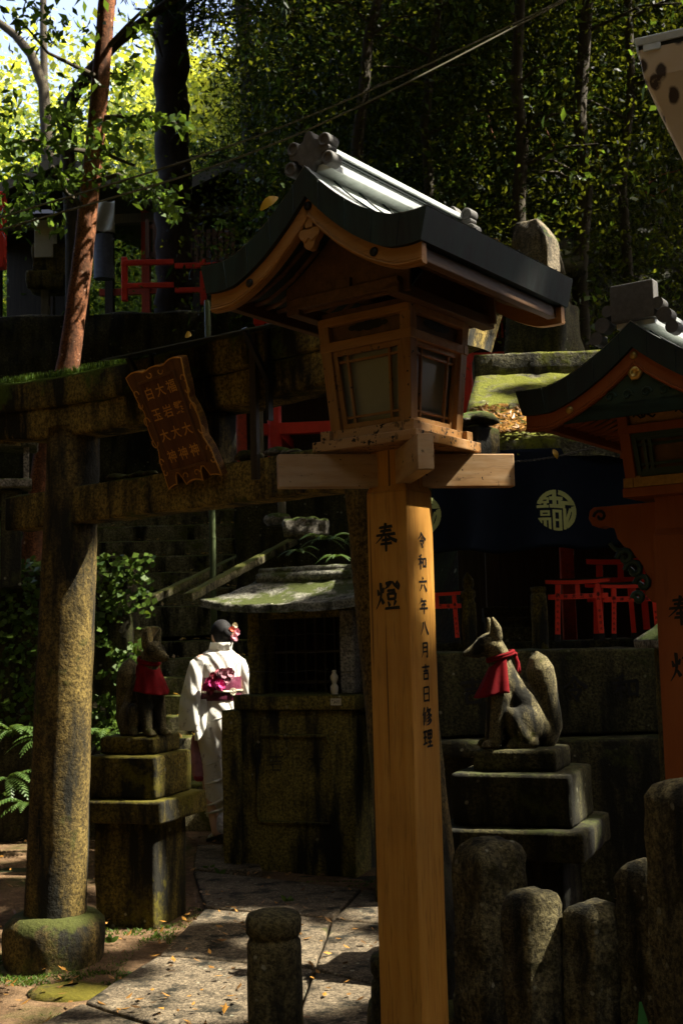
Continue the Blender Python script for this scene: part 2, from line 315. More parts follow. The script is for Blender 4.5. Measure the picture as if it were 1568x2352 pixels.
# ------------------------------------------------------------------ writing
BR = {  # brush strokes in a 100 x 100 field, y down: kind, points.  h across, v down, d left-falling, n right-falling, t dot
'奉': [('h',(24,17),(76,14)),('h',(28,29),(72,27)),('h',(12,43),(88,40)),('d',(50,3),(46,28),(34,48),(8,70)),('n',(55,40),(70,55),(94,66)),('h',(34,60),(66,58)),('h',(28,73),(73,71)),('v',(50,48),(50,98))],
'燈': [('t',(12,30),(16,48)),('t',(36,24),(30,40)),('d',(24,8),(25,40),(20,65),(4,94)),('n',(24,56),(34,76)),
      ('d',(64,6),(54,18),(40,28)),('h',(44,9),(66,6)),('t',(48,14),(54,20)),('n',(70,4),(80,16),(97,27)),('d',(92,6),(82,14)),('d',(98,14),(88,22)),('h',(50,34),(80,33)),
      ('v',(52,44),(53,62)),('h',(52,44),(82,43)),('v',(82,42),(80,62)),('h',(53,62),(80,61)),('t',(52,70),(58,84)),('d',(82,67),(74,84)),('h',(40,92),(96,90))],
'令': [('d',(50,2),(36,26),(6,48)),('n',(51,5),(66,26),(96,46)),('t',(47,32),(54,46)),('h',(28,56),(74,53)),('d',(73,54),(62,72),(50,82)),('n',(38,68),(56,86),(58,97))],
'和': [('d',(42,4),(30,12),(10,16)),('h',(4,34),(52,29)),('v',(30,13),(30,96)),('d',(29,34),(20,56),(3,72)),('n',(32,40),(48,58)),('v',(60,28),(62,82)),('h',(60,29),(93,26)),('v',(92,26),(90,82)),('h',(62,76),(90,74))],
'六': [('t',(48,4),(53,20)),('h',(5,36),(95,31)),('d',(38,52),(28,74),(10,94)),('n',(60,50),(76,72),(92,94))],
'年': [('d',(32,2),(24,20),(8,36)),('h',(28,20),(82,16)),('v',(30,40),(30,64)),('h',(28,41),(78,38)),('h',(4,66),(96,62)),('v',(55,18),(55,99))],
'八': [('d',(40,14),(32,50),(8,92)),('n',(56,8),(68,46),(95,90))],
'月': [('d',(28,6),(28,56),(10,96)),('h',(28,8),(78,5)),('v',(78,5),(77,95)),('t',(77,95),(64,88)),('h',(30,34),(76,32)),('h',(29,60),(76,58))],
'吉': [('h',(8,20),(92,16)),('v',(50,2),(50,42)),('h',(22,44),(78,41)),('v',(26,58),(28,97)),('h',(26,59),(78,56)),('v',(77,56),(74,96)),('h',(28,92),(75,90))],
'日': [('v',(22,8),(23,95)),('h',(22,9),(80,6)),('v',(79,6),(78,96)),('h',(24,48),(78,46)),('h',(24,90),(78,88))],
'修': [('d',(24,2),(16,26),(2,46)),('v',(16,26),(16,98)),('v',(32,28),(32,80)),('d',(58,2),(52,18),(40,34)),('h',(52,18),(90,14)),('d',(84,14),(66,38),(44,50)),('n',(54,20),(72,40),(97,50)),('d',(76,50),(60,60),(46,66)),('d',(84,62),(64,76),(46,82)),('d',(94,72),(68,92),(40,99))],
'理': [('h',(4,16),(40,12)),('h',(6,46),(38,43)),('v',(22,14),(22,80)),('h',(2,82),(42,74)),('v',(50,10),(51,52)),('h',(50,11),(92,8)),('v',(92,8),(90,52)),('h',(51,31),(90,29)),('h',(51,52),(90,50)),('v',(70,10),(70,94)),('h',(52,73),(90,71)),('h',(42,96),(99,93))],
'灯': [('t',(12,32),(17,50)),('t',(38,26),(32,42)),('d',(25,6),(26,44),(20,70),(4,96)),('n',(25,58),(38,80)),('h',(46,22),(98,18)),('v',(74,20),(74,92)),('t',(74,93),(58,84))],
'納': [('d',(26,3),(14,24)),('d',(36,18),(18,40)),('h',(10,42),(38,38)),('v',(24,42),(24,92)),('t',(10,58),(6,78)),('t',(34,58),(40,72)),('v',(50,28),(50,95)),('h',(50,28),(94,25)),('v',(93,25),(93,96)),('d',(72,4),(70,40),(54,70)),('n',(71,42),(86,66))],
'大': [('h',(8,36),(92,32)),('d',(50,4),(46,46),(8,94)),('n',(50,40),(66,70),(95,93))],
}
KP = {'h': (5.0, 4.2, 6.0), 'v': (6.0, 5.0, 5.0), 'd': (6.4, 5.4, 1.2), 'n': (3.2, 5.6, 7.6), 't': (3.0, 5.0, 6.6)}
def strokes(mb, ch, tf, size, wt=1.0):
    for st in BR[ch]:
        k = st[0]; p = [Vector((x, y)) for x, y in st[1:]]; q = []
        segs = len(p)-1
        for i in range(segs):                  # sample a smooth path through the points
            a = p[max(i-1, 0)]; b = p[i]; c = p[i+1]; d = p[min(i+2, segs)]
            for s in range(5):
                u = s/5; q.append(.5*((2*b)+(c-a)*u+(2*a-5*b+4*c-d)*u*u+(3*b-a-3*c+d)*u*u*u))
        q.append(p[-1]); n = len(q); w0, w1, w2 = KP[k]; L = []; Rr = []
        for i, v in enumerate(q):
            u = i/(n-1); w = (w0*(1-u)**2+2*w1*u*(1-u)+w2*u*u)*wt
            if k == 'h' and u > .9: w *= 1.15
            d = (q[min(i+1, n-1)]-q[max(i-1, 0)]).normalized(); nn = Vector((-d.y, d.x))
            e = d*(-2.5 if i == 0 else (2.0 if i == n-1 else 0))
            L.append(v+nn*w*(.8 if i in (0, n-1) else 1)+e); Rr.append(v-nn*w*(.8 if i in (0, n-1) else 1)+e*.2)
        vs = [tf((v.x-50)*size/100, (50-v.y)*size/100) for v in L+Rr]
        mb.add(vs, [(i, i+1, n+i+1, n+i) for i in range(n-1)])
def glyphs(txt, size):
    "outline of a character from Blender's own font as a flat mesh: (verts, faces)"
    cu = bpy.data.curves.new('t', 'FONT'); cu.body = txt; cu.size = size; cu.align_x = 'CENTER'; cu.align_y = 'CENTER'; cu.resolution_u = 2; cu.offset = size*.012
    ob = bpy.data.objects.new('t', cu); COL.objects.link(ob)
    dg = bpy.context.evaluated_depsgraph_get(); dg.update(); me = bpy.data.meshes.new_from_object(ob.evaluated_get(dg))
    r = [v.co.copy() for v in me.vertices], [tuple(p.vertices) for p in me.polygons]
    bpy.data.objects.remove(ob); bpy.data.curves.remove(cu); bpy.data.meshes.remove(me); return r
def put_text(mb, txt, tf, size):
    vs, fs = glyphs(txt, size); mb.add([tf(v.x, v.y) for v in vs], fs)
# ------------------------------------------------------------------ terrain
def sst(a, b, x):
    u = min(1, max(0, (x-a)/(b-a))); return u*u*(3-2*u)
def pw(pts, y):
    if y <= pts[0][0]: return pts[0][1]
    for (a, za), (b, zb) in zip(pts, pts[1:]):
        if y <= b: return za+(zb-za)*(y-a)/(b-a)
    return pts[-1][1]
HL = [(9.95,0),(10.1,2.0),(12.4,2.0),(14.45,2.95),(14.75,5.55),(20.5,5.6),(70,15)]
HC = [(10.0,-.4),(12.57,1.25),(14.45,2.9),(14.75,5.5),(20.5,5.6),(70,15)]
HR = [(9.4,0),(9.9,1.6),(11,2.7),(14.5,5.2),(20,10),(70,52)]
def hz(x, y):
    a = sst(-2.35, -2.05, x); b = sst(.2-.07*max(0, y-12), 1.4-.03*max(0, y-12), x)
    z = (pw(HL, y)*(1-a)+pw(HC, y)*a)*(1-b)+pw(HR, y)*b
    return z
def hn(x, y):
    z = hz(x, y); return z+(noise.fractal(Vector((x*.8, y*.8, 0)), 1, 2, 4)*.12 if z > .01 else 0)-.01
g = MB(); g.grid(lambda u, v: (-150+300*u, -150+300*v, -.004), 30, 30); struct(g.build('ground_plain', M['hill']))
g = MB(); g.grid(lambda u, v: (lambda x, y: (x, y, .006+.018*noise.fractal(Vector((x*1.7, y*1.7, 3)), 1, 2, 4)))(-12+20*u, -9+19.2*v), 200, 190); struct(g.build('ground', M['dirt']))
hs = MB()
def hcell(u, v):
    x = -24+48*u; x = math.copysign(abs(x/24)**1.6*24, x)
    y = 9.4+60*(v**1.8); return (x, y, hn(x, y))
hs.grid(hcell, 150, 150); struct(hs.build('hillside', M['hill']))
# ------------------------------------------------------------------ paving: large slabs
sl_ = MB(); rs = random.Random(3)
def slab(px, z=.05, th=.07):
    "one paving slab from four picture corners on the ground (near-left, near-right, far-right, far-left)"
    pts = [gr(x, y, z) for x, y in px]
    m = MB(); m.frustum([p-Vector((0,0,th)) for p in pts], pts); return m
SL = [[(195,2300),(640,2440),(720,2225),(360,2195)], [(640,2445),(1080,2560),(1120,2330),(725,2228)], [(-80,2430),(400,2620),(636,2446),(188,2305)],
      [(400,2625),(1000,2900),(1080,2566),(642,2449)], [(365,2192),(720,2222),(760,2110),(470,2085)], [(725,2224),(1120,2326),(1100,2150),(765,2112)],
      [(472,2082),(762,2107),(830,2040),(445,2000)], [(445,1996),(600,1998),(590,1940),(452,1940)], [(768,2109),(1100,2146),(1090,2060),(835,2042)]]
allm = []
for i, px in enumerate(SL):
    m = slab(px, .045+rs.uniform(-.006, .008)); o = m.build('paving', M['slab']); rough(o, .09, .007, 3.5, .014, seed=i); allm.append(o)
bm = bmesh.new()
for o in allm: bm.from_mesh(o.data)
me = bpy.data.meshes.new('path'); bm.to_mesh(me); bm.free()
for o in allm: bpy.data.objects.remove(o)
struct(link('path', me, M['slab']))
# ------------------------------------------------------------------ the long stair behind the woman
st = MB()
def stp(i):                            # front edge and height of a step; the upper flight is steeper and wider
    return (10.0+.285*i, .172*(i+1), -1.875, -.325) if i < 9 else (12.57+.215*(i-9), 1.72+.19*(i-8), -2.95, -.25)
for i in range(18):
    y, z1, x0, x1 = stp(i); st.box(((x0+x1)/2, y+.28, z1-.16), (x1-x0, .56, .32))
o = st.build('stairs', M['stair']); rough(o, .14, .010, 4, .018, seed=5); struct(o)
# curbs that border the sloping side path
for k, (a, b, ya, yb) in enumerate([((330,1385),(650,1236),11.2,13.4), ((432,1372),(705,1226),10.3,12.6)]):
    m = MB(); m.bar(at(*a, ya), at(*b, yb), .09, .075); o = m.build('stone_curb', M['stair']); rough(o, .07, .006, 6, .012, seed=k)
    tag(o, ['upper mossy stone curb of the slanting side path', 'lower mossy stone curb of the slanting side path, nearer the small shrine'][k], 'curb', 'curbs of the slanting path')
# ------------------------------------------------------------------ walls of the hillside
def wall(name, c, d, rz, mat, label, cat='wall', amp=.03, seed=0, cell=.13, bev=.03):
    m = MB(); m.box((0,0,d[2]/2), d); o = m.build(name, mat); rough(o, cell, amp, 2.6, bev, 4, seed); o.location = c; o.rotation_euler = (0,0,rz)
    return tag(o, label, cat)
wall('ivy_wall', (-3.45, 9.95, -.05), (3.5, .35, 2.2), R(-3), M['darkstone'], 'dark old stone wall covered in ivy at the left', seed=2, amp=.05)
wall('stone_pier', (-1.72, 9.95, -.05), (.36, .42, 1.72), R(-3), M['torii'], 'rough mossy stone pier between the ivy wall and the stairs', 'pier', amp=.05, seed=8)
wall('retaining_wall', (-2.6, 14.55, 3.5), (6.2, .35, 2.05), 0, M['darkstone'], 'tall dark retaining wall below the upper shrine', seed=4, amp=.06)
# ------------------------------------------------------------------ stone torii
TL, TU, TN = Vector((-1.42, 6.05, 0)), Vector((.771, -.637, 0)), Vector((-.637, -.771, 0))
TA = math.atan2(TU.y, TU.x)
gate = empty('stone_torii', TL, TA); tag(gate, 'big mossy stone torii gate with a curved double lintel over the path', 'torii gate')
SP = 2.2
for sx, lean in ((.012, .065), (2.14, -.095)):      # local: x along the gate, -y towards the camera
    m = MB(); m.lathe([(.150,0),(.152,.05),(.146,.6),(.140,1.2),(.136,1.8),(.131,2.3),(.128,2.62)], 40)
    o = m.build('pillar', M['torii'], gate); rough(o, .07, .004, 7, 0, seed=sx); 
    for v in o.data.vertices: v.co.x += sx+lean*(v.co.z-1.0)
    if sx < 1: pil0 = o
    m = MB(); m.lathe([(.225,-.02),(.245,.05),(.245,.16),(.235,.20),(.20,.235),(.13,.245)], 40)
    q = m.build('plinth', M['torii'], o); rough(q, .05, .010, 6, 0, seed=sx+3)
    for v in q.data.vertices: v.co.x += sx-lean*.9
def engrave(ch, px, py, size, parent, mat, zc, ang, rad=.142):
    pass
m = MB(); m.box((1.10, 0, 2.225), (2.92, .155, .178)); o = m.build('tie_beam', M['beam'], gate); rough(o, .07, .007, 6, .012, seed=2)
def lintel(z0, z1, d, x0, x1, seed, name):
    m = MB(); nn = 24; rg = []
    for i in range(nn+1):
        u = i/nn; x = x0+(x1-x0)*u; s = abs(2*u-1); c = .075*s**2.6
        sl2 = .03*(z1-z0)/.15
        e = (.05 if i == nn else (-.05 if i == 0 else 0))
        rg.append([Vector((x-e*.4, -d/2+.012, z0+c)), Vector((x-e*.4, d/2-.012, z0+c)), Vector((x+e*.6, d/2, z1+c)), Vector((x+e*.6, 0, z1+c+.02)), Vector((x+e*.6, -d/2, z1+c))])
    m.loft(rg, True, False); o = m.build(name, M['mosstop' if name == 'upper_lintel' else 'beam'], gate); rough(o, .07, .009, 5, .014, seed=seed); return o
lintel(2.555, 2.70, .21, -.50, 2.54, 4, 'lower_lintel')
lintel(2.703, 2.85, .27, -.58, 2.59, 6, 'upper_lintel')
m = MB(); m.box((1.12, 0, 2.436), (.16, .12, .236)); o = m.build('centre_strut', M['torii'], gate); rough(o, .06, .005, 6, .01)
# moss cushion on top of the left lintel
m = MB(); rs = random.Random(11)
for i in range(2200):
    x = rs.uniform(-.55, .75); s = abs(2*((x+.5)/3.14)-1); z = 2.85+.075*s**2.6+.012; y = rs.uniform(-.132, .06)
    for _ in range(2):
        a = rs.uniform(0, 6.28); h = rs.uniform(.010, .032); w = .005
        m.add([(x-w*math.cos(a), y-w*math.sin(a), z-.01), (x+w*math.cos(a), y+w*math.sin(a), z-.01), (x+rs.uniform(-.01,.01), y+rs.uniform(-.012,.006), z+h)], [(0,1,2)])
mo = m.build('moss', M['ivy'], gate); mo['kind'] = 'stuff'
# carved characters down the left pillar
m = MB(); rs = random.Random(4)
def onpillar(deg, z, sx=.012, lean=.065, r=.1435):
    def tf(x, y, a0=R(deg)):
        a = a0+x/r; zz = z+y; rr = r-.0035*(zz-1.0)*2+.004
        return Vector((sx+lean*(zz-1.0)+rr*math.cos(a), rr*math.sin(a), zz))
    return tf
CH = ['奉','納','大','令','和','六','年','月','吉','日','修']
for col_, deg in ((0, -118), (1, -82)):
    for i in range(10):
        strokes(m, CH[(i*3+col_*5) % len(CH)], onpillar(deg, 1.45-.105*i-.02*col_), .062, .7)
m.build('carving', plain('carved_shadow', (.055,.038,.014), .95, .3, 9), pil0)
# plaque hung askew from the torii, top leaning out
pb = TL+TU*1.105+TN*.105+Vector((0,0,2.255)); pt = TL+TU*1.06+TN*.30+Vector((0,0,2.735))
pz = (pt-pb).normalized(); px_ = (TU-pz*TU.dot(pz)).normalized(); py_ = pz.cross(px_)
plq = bpy.data.objects.new('shrine_plaque', None); COL.objects.link(plq)
plq.matrix_world = Matrix.Translation(pb) @ Matrix((px_, py_, pz)).transposed().to_4x4()
tag(plq, 'carved wooden name plaque with scrolled edges hanging askew under the torii lintel', 'plaque')
PW_, PH_ = .365, (pt-pb).length
def half(u):                    # scrolled outline: half width against height 0..1
    return PW_/2*(.86+.10*abs(math.sin(u*math.pi*3.0))-.05*math.sin(u*math.pi)+(.16*max(0, u-.86)/.14 if u > .86 else 0)+(.10*max(0, .12-u)/.12 if u < .12 else 0))
n = 46; outl = []
for i in range(n+1): outl.append((half(i/n), PH_*i/n))
top = [(PW_/2*(1.02-2.04*i/16), PH_+.016*abs(math.sin(i/16*math.pi*3))-.008*(1-abs(i/8-1))) for i in range(17)]
left = [(-half(1-i/n), PH_*(1-i/n)) for i in range(n+1)]
bot = []
for i in range(33):
    u = i/32; x = -PW_/2*(.96-1.92*u); z = -.012+.014*abs(math.sin(u*math.pi*3))
    if .20 < u < .33 or .66 < u < .79: z += .055*math.sin((u-(.20 if u < .5 else .66))/.13*math.pi)**.5
    bot.append((x, z))
out = outl[1:-1]+top+left[1:-1]+bot
def ring_strip(mb, poly, w, y0, y1):
    cx = 0; n = len(poly); inn = []
    for i in range(n):
        a = Vector(poly[i-1]); b = Vector(poly[(i+1) % n]); d = (b-a).normalized(); q = Vector(poly[i])+Vector((-d.y, d.x))*w; inn.append((q.x, q.y))
    for i in range(n):
        j = (i+1) % n; A, B, C, D = poly[i], poly[j], inn[j], inn[i]
        mb.add([(A[0], y0, A[1]), (B[0], y0, B[1]), (C[0], y0, C[1]), (D[0], y0, D[1]), (A[0], y1, A[1]), (B[0], y1, B[1])], [(0,1,2,3), (0,4,5,1)])
m = MB(); m.prism(out, -.012, .022); m.build('board', M['plaque'], plq)
m = MB(); ring_strip(m, out, .0055, -.0165, .0235); m.build('gilded_edge', M['plaqueedge'], plq)
m = MB(); m.box((0, -.0135, PH_*.52), (.225, .006, PH_*.78)); m.build('field', M['plaquefield'], plq)
m = MB()
for c, d in (((0, -.017, PH_*.915), (.24, .012, .010)), ((0, -.017, PH_*.125), (.24, .012, .010)), ((-.117, -.0175, PH_*.52), (.010, .012, PH_*.79)), ((.117, -.0175, PH_*.52), (.010, .012, PH_*.79))): m.box(c, d)
m.build('field_frame', M['plaque'], plq, .002)
m = MB()
for sx in (-1, 1):
    for zc, s, fl in ((.83, 1, 1), (.74, .9, -1), (.58, 1.3, 1), (.40, 1.25, -1), (.22, .9, 1), (.13, .8, -1)):
        pts = []
        for k in range(15):
            a = k/14*4.6; r = .022*s*(1-.55*k/14); pts.append((sx*(.150-.004*s-r*math.cos(a)*.8+.012), -.0155, PH_*zc+fl*(r*math.sin(a))))
        m.tube(pts, .0028, 5)
for sx in (-1, 1):
    for zc, fl in ((.055, 1), (.955, -1)):
        m.tube([(sx*(.035+.02*math.cos(a/10*4.2)*(1-a/16)), -.0155, PH_*zc+fl*.018*math.sin(a/10*4.2)*(1-a/16)) for a in range(11)], .0026, 5)
m.build('scroll', M['plaqueedge'], plq)
m = MB(); rows = ['白大福', '玉岩繁', '大大大', '神神神']
for r_, row in enumerate(rows):
    for c_, ch in enumerate(row):
        cx, cz = (-.074+.074*c_), PH_*(.80-.187*r_)
        put_text(m, ch, lambda x, y: Vector((cx+x, -.0178, cz+y)), .060)
m.build('lettering', M['plaqueedge'], plq)
# small tin roof over the plaque on iron struts
tin = empty('tin_canopy', TL, TA); tag(tin, 'thin sloping tin roof sheltering the carved plaque on the torii', 'canopy')
m = MB(); a0, a1 = .70, 1.80
v0 = [Vector((a0,-.30,2.83)), Vector((a1,-.30,2.80)), Vector((a1,.25,2.93)), Vector((a0,.25,2.96))]
m.frustum([v-Vector((0,0,.006)) for v in v0], v0); m.build('sheet', M['tin'], tin)
m = MB()
for x in (.86, 1.58): m = MB(); m.bar((x,-.28,2.815), (x,-.128,2.60), .02, .02); m.bar((x,-.135,2.45), (x,-.135,2.86), .03, .016); m.build('strut', M['iron'], tin)
m = MB(); m.box((1.50,-.141,2.52), (.035,.02,.62)); m.build('post', M['darkwood'], tin)
# pebbles that visitors left on the tie beam
PB = [(270,1088,.05),(296,1088,.035),(318,1090,.045),(345,1085,.03),(575,1048,.055),(640,1036,.05),(655,1040,.03),(676,1036,.028),(1085,975,.07),(1110,972,.05)]
PC = ['mottled','dark','flat','small','domed mossy','pale sunlit','little','tiny','broad pale','rounded']
PL = ['mottled brown pebble leftmost in the row on the torii beam','dark pebble second in the row on the torii beam beside the plaque','flat grey pebble third in the row left of the plaque','small pebble lying nearest the left edge of the plaque','domed mossy pebble on the beam just right of the plaque','pale sunlit pebble on the beam beside the wooden crossarm','little pebble squeezed behind the pale sunlit pebble','tiny reddish pebble nearest the wooden lantern','broad pale pebble on the beam end right of the lantern','rounded pebble at the far right end of the torii beam']
for i, (x, y, r_) in enumerate(PB):
    d = ray(x, y); o_ = TL+TN*(.03); t_ = ((o_-C0).dot(TN))/d.dot(TN); p = C0+d*t_; p.z = 2.317
    m = MB(); m.lathe([(0.2*r_, -.002), (r_*.95, .15*r_), (r_, .4*r_), (r_*.7, .8*r_), (.15*r_, .95*r_)], 14)
    o = m.build('pebble', M['grey' if i in (5,6,7,8) else 'torii']); rough(o, .02, r_*.3, 14, 0, seed=i); o.location = p; o.scale = (1.2, .8, .8)
    tag(o, PL[i], 'stone', 'pebbles laid on the torii beam')
# ------------------------------------------------------------------ ground stones, bollards and the fence of stone posts
def post_stone(name, loc, rz, w, d, h, mat, peak, label, cat, grp=None, seed=0, lean=(0,0), taper=.97, amp=.010):
    m = MB(); b = [(-w/2,-d/2,-.1), (w/2,-d/2,-.1), (w/2,d/2,-.1), (-w/2,d/2,-.1)]
    t = [(x*taper, y*taper, h-peak) for x, y, _ in b]; p = [(x*.55+w*.05, y*.55, h) for x, y, _ in b]
    t2 = [(x*.82+w*.03, y*.82, h-peak*.35) for x, y, _ in b]; p2 = [(x*.12+w*.05, y*.12, h+.004) for x, y, _ in b]
    m.loft([[Vector(q) for q in r] for r in (b, t, t2, p, p2)], True, False)
    o = m.build(name, mat); rough(o, .028, amp*1.2, 11, .010, 4, seed); o.location = loc; o.rotation_euler = (R(lean[0]), R(lean[1]), rz)
    return tag(o, label, cat, grp)
FG = 'rough stone posts of the low fence'
FP = [((1110,1950),4.25,.205,.79,.05,'tall broad rough post, rounded on top, right beside the lantern post'),
      ((1218,2062),3.92,.150,.685,.045,'short rough fence post with a pale peaked top, second from the lantern'),
      ((1350,2092),3.86,.165,.655,.035,'lowest rough fence post with a blunt pale top, third from the lantern'),
      ((1472,2002),3.82,.150,.775,.045,'taller rough fence post with a pale peaked top, fourth from the lantern')]
for i, (px, Y, w, h, pk, lb) in enumerate(FP):
    p = at(px[0], px[1], Y); post_stone('fence_post', (p.x+.01, Y, 0), R(28+4*i), w, w*.9, p.z+pk*.6, M['fence'], pk, lb, 'fence post', FG, seed=i+1, lean=(0, [1, -1, 1.5, 0][i]))
p = at(1600, 1815, 3.45); post_stone('gate_post', (p.x, 3.45, 0), R(24), .22, .22, p.z+.03, M['fence'], .05, 'big square stone post with a pale top at the right edge', 'post', seed=9, taper=.98, amp=.006)
def bollard(loc, r_, h, mat, label, seed):
    m = MB(); m.lathe([(r_*.98,-.05),(r_,h*.55),(r_*.99,h-.115),(r_*.96,h-.095),(r_*.88,h-.085),(r_*.90,h-.075),(r_*.985,h-.066),(r_*1.0,h-.025),(r_*.93,h-.008),(r_*.6,h+.003),(r_*.1,h+.005)], 36)
    o = m.build('bollard', mat); rough(o, .03, .004, 9, 0, seed=seed); o.location = loc; return tag(o, label, 'bollard')
p = at(628, 2098, 4.15); bollard((p.x, 4.15, 0), .092, p.z+.005, stone('bollard_stone', (.09,.075,.03), (.22,.18,.075), moss=(.07,.065,.012), moss_amt=.36, dark_amt=.32, topmoss=-.5, lich_amt=.3), 'round grey stone bollard with a grooved cap in front of the path', 1)
p = at(905, 2225, 4.3); bollard((p.x, 4.3, 0), .085, .46, M['darkstone'], 'dark low bollard half hidden behind the wooden lantern post', 2)
p = gr(160, 2285); m = MB(); m.lathe([(.16,-.03),(.17,.02),(.12,.045),(.03,.05)], 16); o = m.build('ground_stone', M['pedestal']); rough(o, .04, .03, 5, 0, seed=3); o.location = (p.x, p.y, 0); o.scale = (1.1, .8, .6); tag(o, 'flat mossy stone sunk in the earth below the torii plinth', 'stone')
p = at(1490, 2340, 3.3)   # a single leaf of a plant at the lower right
m = MB(); 
def leafblade(mb, base, tip, w, bend=.02, nrm=(0,-1,.3)):
    base = Vector(base); tip = Vector(tip); d = tip-base; s = d.cross(Vector(nrm)).normalized(); rg = []
    for k in range(9):
        u = k/8; c = base+d*u+Vector(nrm)*bend*math.sin(u*math.pi); ww = w*math.sin(math.pi*min(1, u*.93+.05))**.8
        rg.append((c-s*ww, c+Vector(nrm)*(-.12*ww), c+s*ww))
    vs = [p for r in rg for p in r]; mb.add(vs, [q for k in range(8) for q in ((k*3, k*3+1, k*3+4, k*3+3), (k*3+1, k*3+2, k*3+5, k*3+4))], True)
b0 = Vector((p.x, p.y, .12))
leafblade(m, b0, at(1470, 2302, 3.28), .030); leafblade(m, b0, b0+Vector((.16,-.05,.12)), .028); leafblade(m, b0, b0+Vector((-.13,.06,.10)), .028)
m.tube([(b0.x, b0.y, 0), b0], .006, 6)
tag(m.build('broadleaf_plant', leafmat('fresh_leaf', (.03,.14,.03), (.05,.19,.05), (.08,.3,.03), .3)), 'small green broad-leaved plant in front of the stone fence', 'plant')
# ------------------------------------------------------------------ hokora: small stone shrine in the centre
HA = R(-23.5)
hk = empty('stone_shrine', (-.325, 8.20, 0), HA); tag(hk, 'small mossy stone shrine with a dark opening and a curved stone roof', 'shrine')
def hbox(name, c, d, mat, sd, bev=.012, par=hk, cell=.07, amp=.006):
    m = MB(); m.box(c, d); o = m.build(name, mat, par); return rough(o, cell, amp, 6, bev, 3, sd)
bw = .83
base = hbox('base', (0, .30, .525), (bw, .70, 1.09), M['shrine'], 1)
sill = hbox('sill', (0, .30, 1.12), (bw+.07, .77, .10), M['shrine'], 2)
# moulded frame and characters carved in the base
m = MB()
m.tube([(-.29,-.058,.84),(-.265,-.058,.865),(-.255,-.058,.90),(.235,-.058,.90),(.245,-.058,.865),(.27,-.058,.84),(.27,-.058,.36),(.24,-.058,.33),(-.26,-.058,.33),(-.29,-.058,.36),(-.29,-.058,.84)], .011, 8)
m.tube([(-.01,-.054,1.06),(-.01,-.054,.34)], .005, 6)
m.build('moulding', M['shrine'], hk)
m = MB(); strokes(m, '大', lambda x, y: Vector((.15+x, -.058, .73+y)), .13, .8); strokes(m, '吉', lambda x, y: Vector((-.14+x, -.058, .72+y)), .12, .8)
m.build('carving', M['darkstone'], hk)
hbox('side_panel', (-bw/2+.065, .34, 1.45), (.09, .60, .56), M['shrine'], 3); hbox('side_panel', (bw/2-.065, .34, 1.45), (.10, .60, .56), M['grey'], 4)
hbox('back_panel', (0, .61, 1.45), (bw-.14, .06, .56), M['darkstone'], 5); hbox('header', (0, .09, 1.715), (bw-.02, .06, .07), M['shrine'], 6)
m = MB()
for k in range(9): m.bar((-.30+.075*k, .30, 1.17), (-.30+.075*k, .30, 1.73), .012, .012)
for z in (1.24, 1.45): m.bar((-.33,.29,z), (.33,.29,z), .02, .02)
m.build('inner_grille', M['darkwood'], hk)
m = MB()
for z, s in ((1.32,.012), (1.45,-.01), (1.57,.008)): m.tube([(-.40+.08*k, .032, z+s*math.sin(k*1.3)*.5) for k in range(11)], .0022, 5)
m.build('wire', M['wire'], hk)
def hroof(u, v, dz=0.0):
    x = -.66+1.30*u; y = -.14+.47*v      # front slope: eave to ridge
    lift = .055*abs(2*u-1)**3; z = 1.775+lift*(1-v)+.20*v**1.35*(1-.0*u)+dz
    x *= (1-.30*v**.8); return Vector((x, y, z))
m = MB(); m.grid(lambda u, v: hroof(u, v), 40, 16); m.grid(lambda u, v: hroof(u, v, -.045-.01*(1-v)), 40, 16)
m.grid(lambda u, v: hroof(u, 0, -.055*v), 40, 2); m.grid(lambda u, v: (lambda p: Vector((p.x, .66-p.y, p.z)))(hroof(u, v)), 40, 16)
for e in (0, 1): m.grid(lambda u, v: hroof(e, u, -.05*v), 16, 2); m.add([hroof(e, k/16)-Vector((0,0,.04)) for k in range(17)]+[Vector((q.x, .66-q.y, q.z)) for q in [hroof(e, 1-k/16)-Vector((0,0,.04)) for k in range(17)]], [tuple(range(34))])
o = m.build('roof', M['mossroof'], hk); rough(o, .04, .010, 10, 0, 4, 3)
m = MB()
for z, r_, y in ((1.975,.040,.30), (2.025,.030,.33)): m.tube([(-.44+.088*k, y, z) for k in range(11)], r_, 12)
m.box((0,.35,1.965), (.88,.10,.12))
o = m.build('ridge', M['mossroof'], hk); rough(o, .035, .006, 10, 0, 3, 4)
m = MB(); m.box((.46,.34,2.0), (.07,.16,.17)); o = m.build('ridge_end', M['mossroof'], hk); rough(o, .04, .008, 8, .02, 3, 5)
m = MB(); m.lathe([(.022,0),(.026,.02),(.028,.05),(.014,.07),(.016,.078),(.026,.10),(.026,.12),(.012,.142),(.014,.155),(.011,.16)], 20)
b_ = m.build('sake_bottle', M['white']); b_.matrix_world = Matrix.Translation((-.325, 8.20, 0)) @ Matrix.Rotation(HA, 4, 'Z') @ Matrix.Translation((.285, -.03, 1.17)); tag(b_, 'small cream gourd-shaped sake bottle on the stone shrine sill', 'bottle')
tg = empty('paper_tag'); tg.matrix_world = Matrix.Translation((-.325, 8.20, 0)) @ Matrix.Rotation(HA, 4, 'Z') @ Matrix.Translation((.32, -.092, 1.125)); tag(tg, 'cream paper tag with handwriting stuck to the shrine sill', 'tag')
m = MB(); m.box((0,0,0), (.075,.003,.045)); m.build('paper', M['white'], tg)
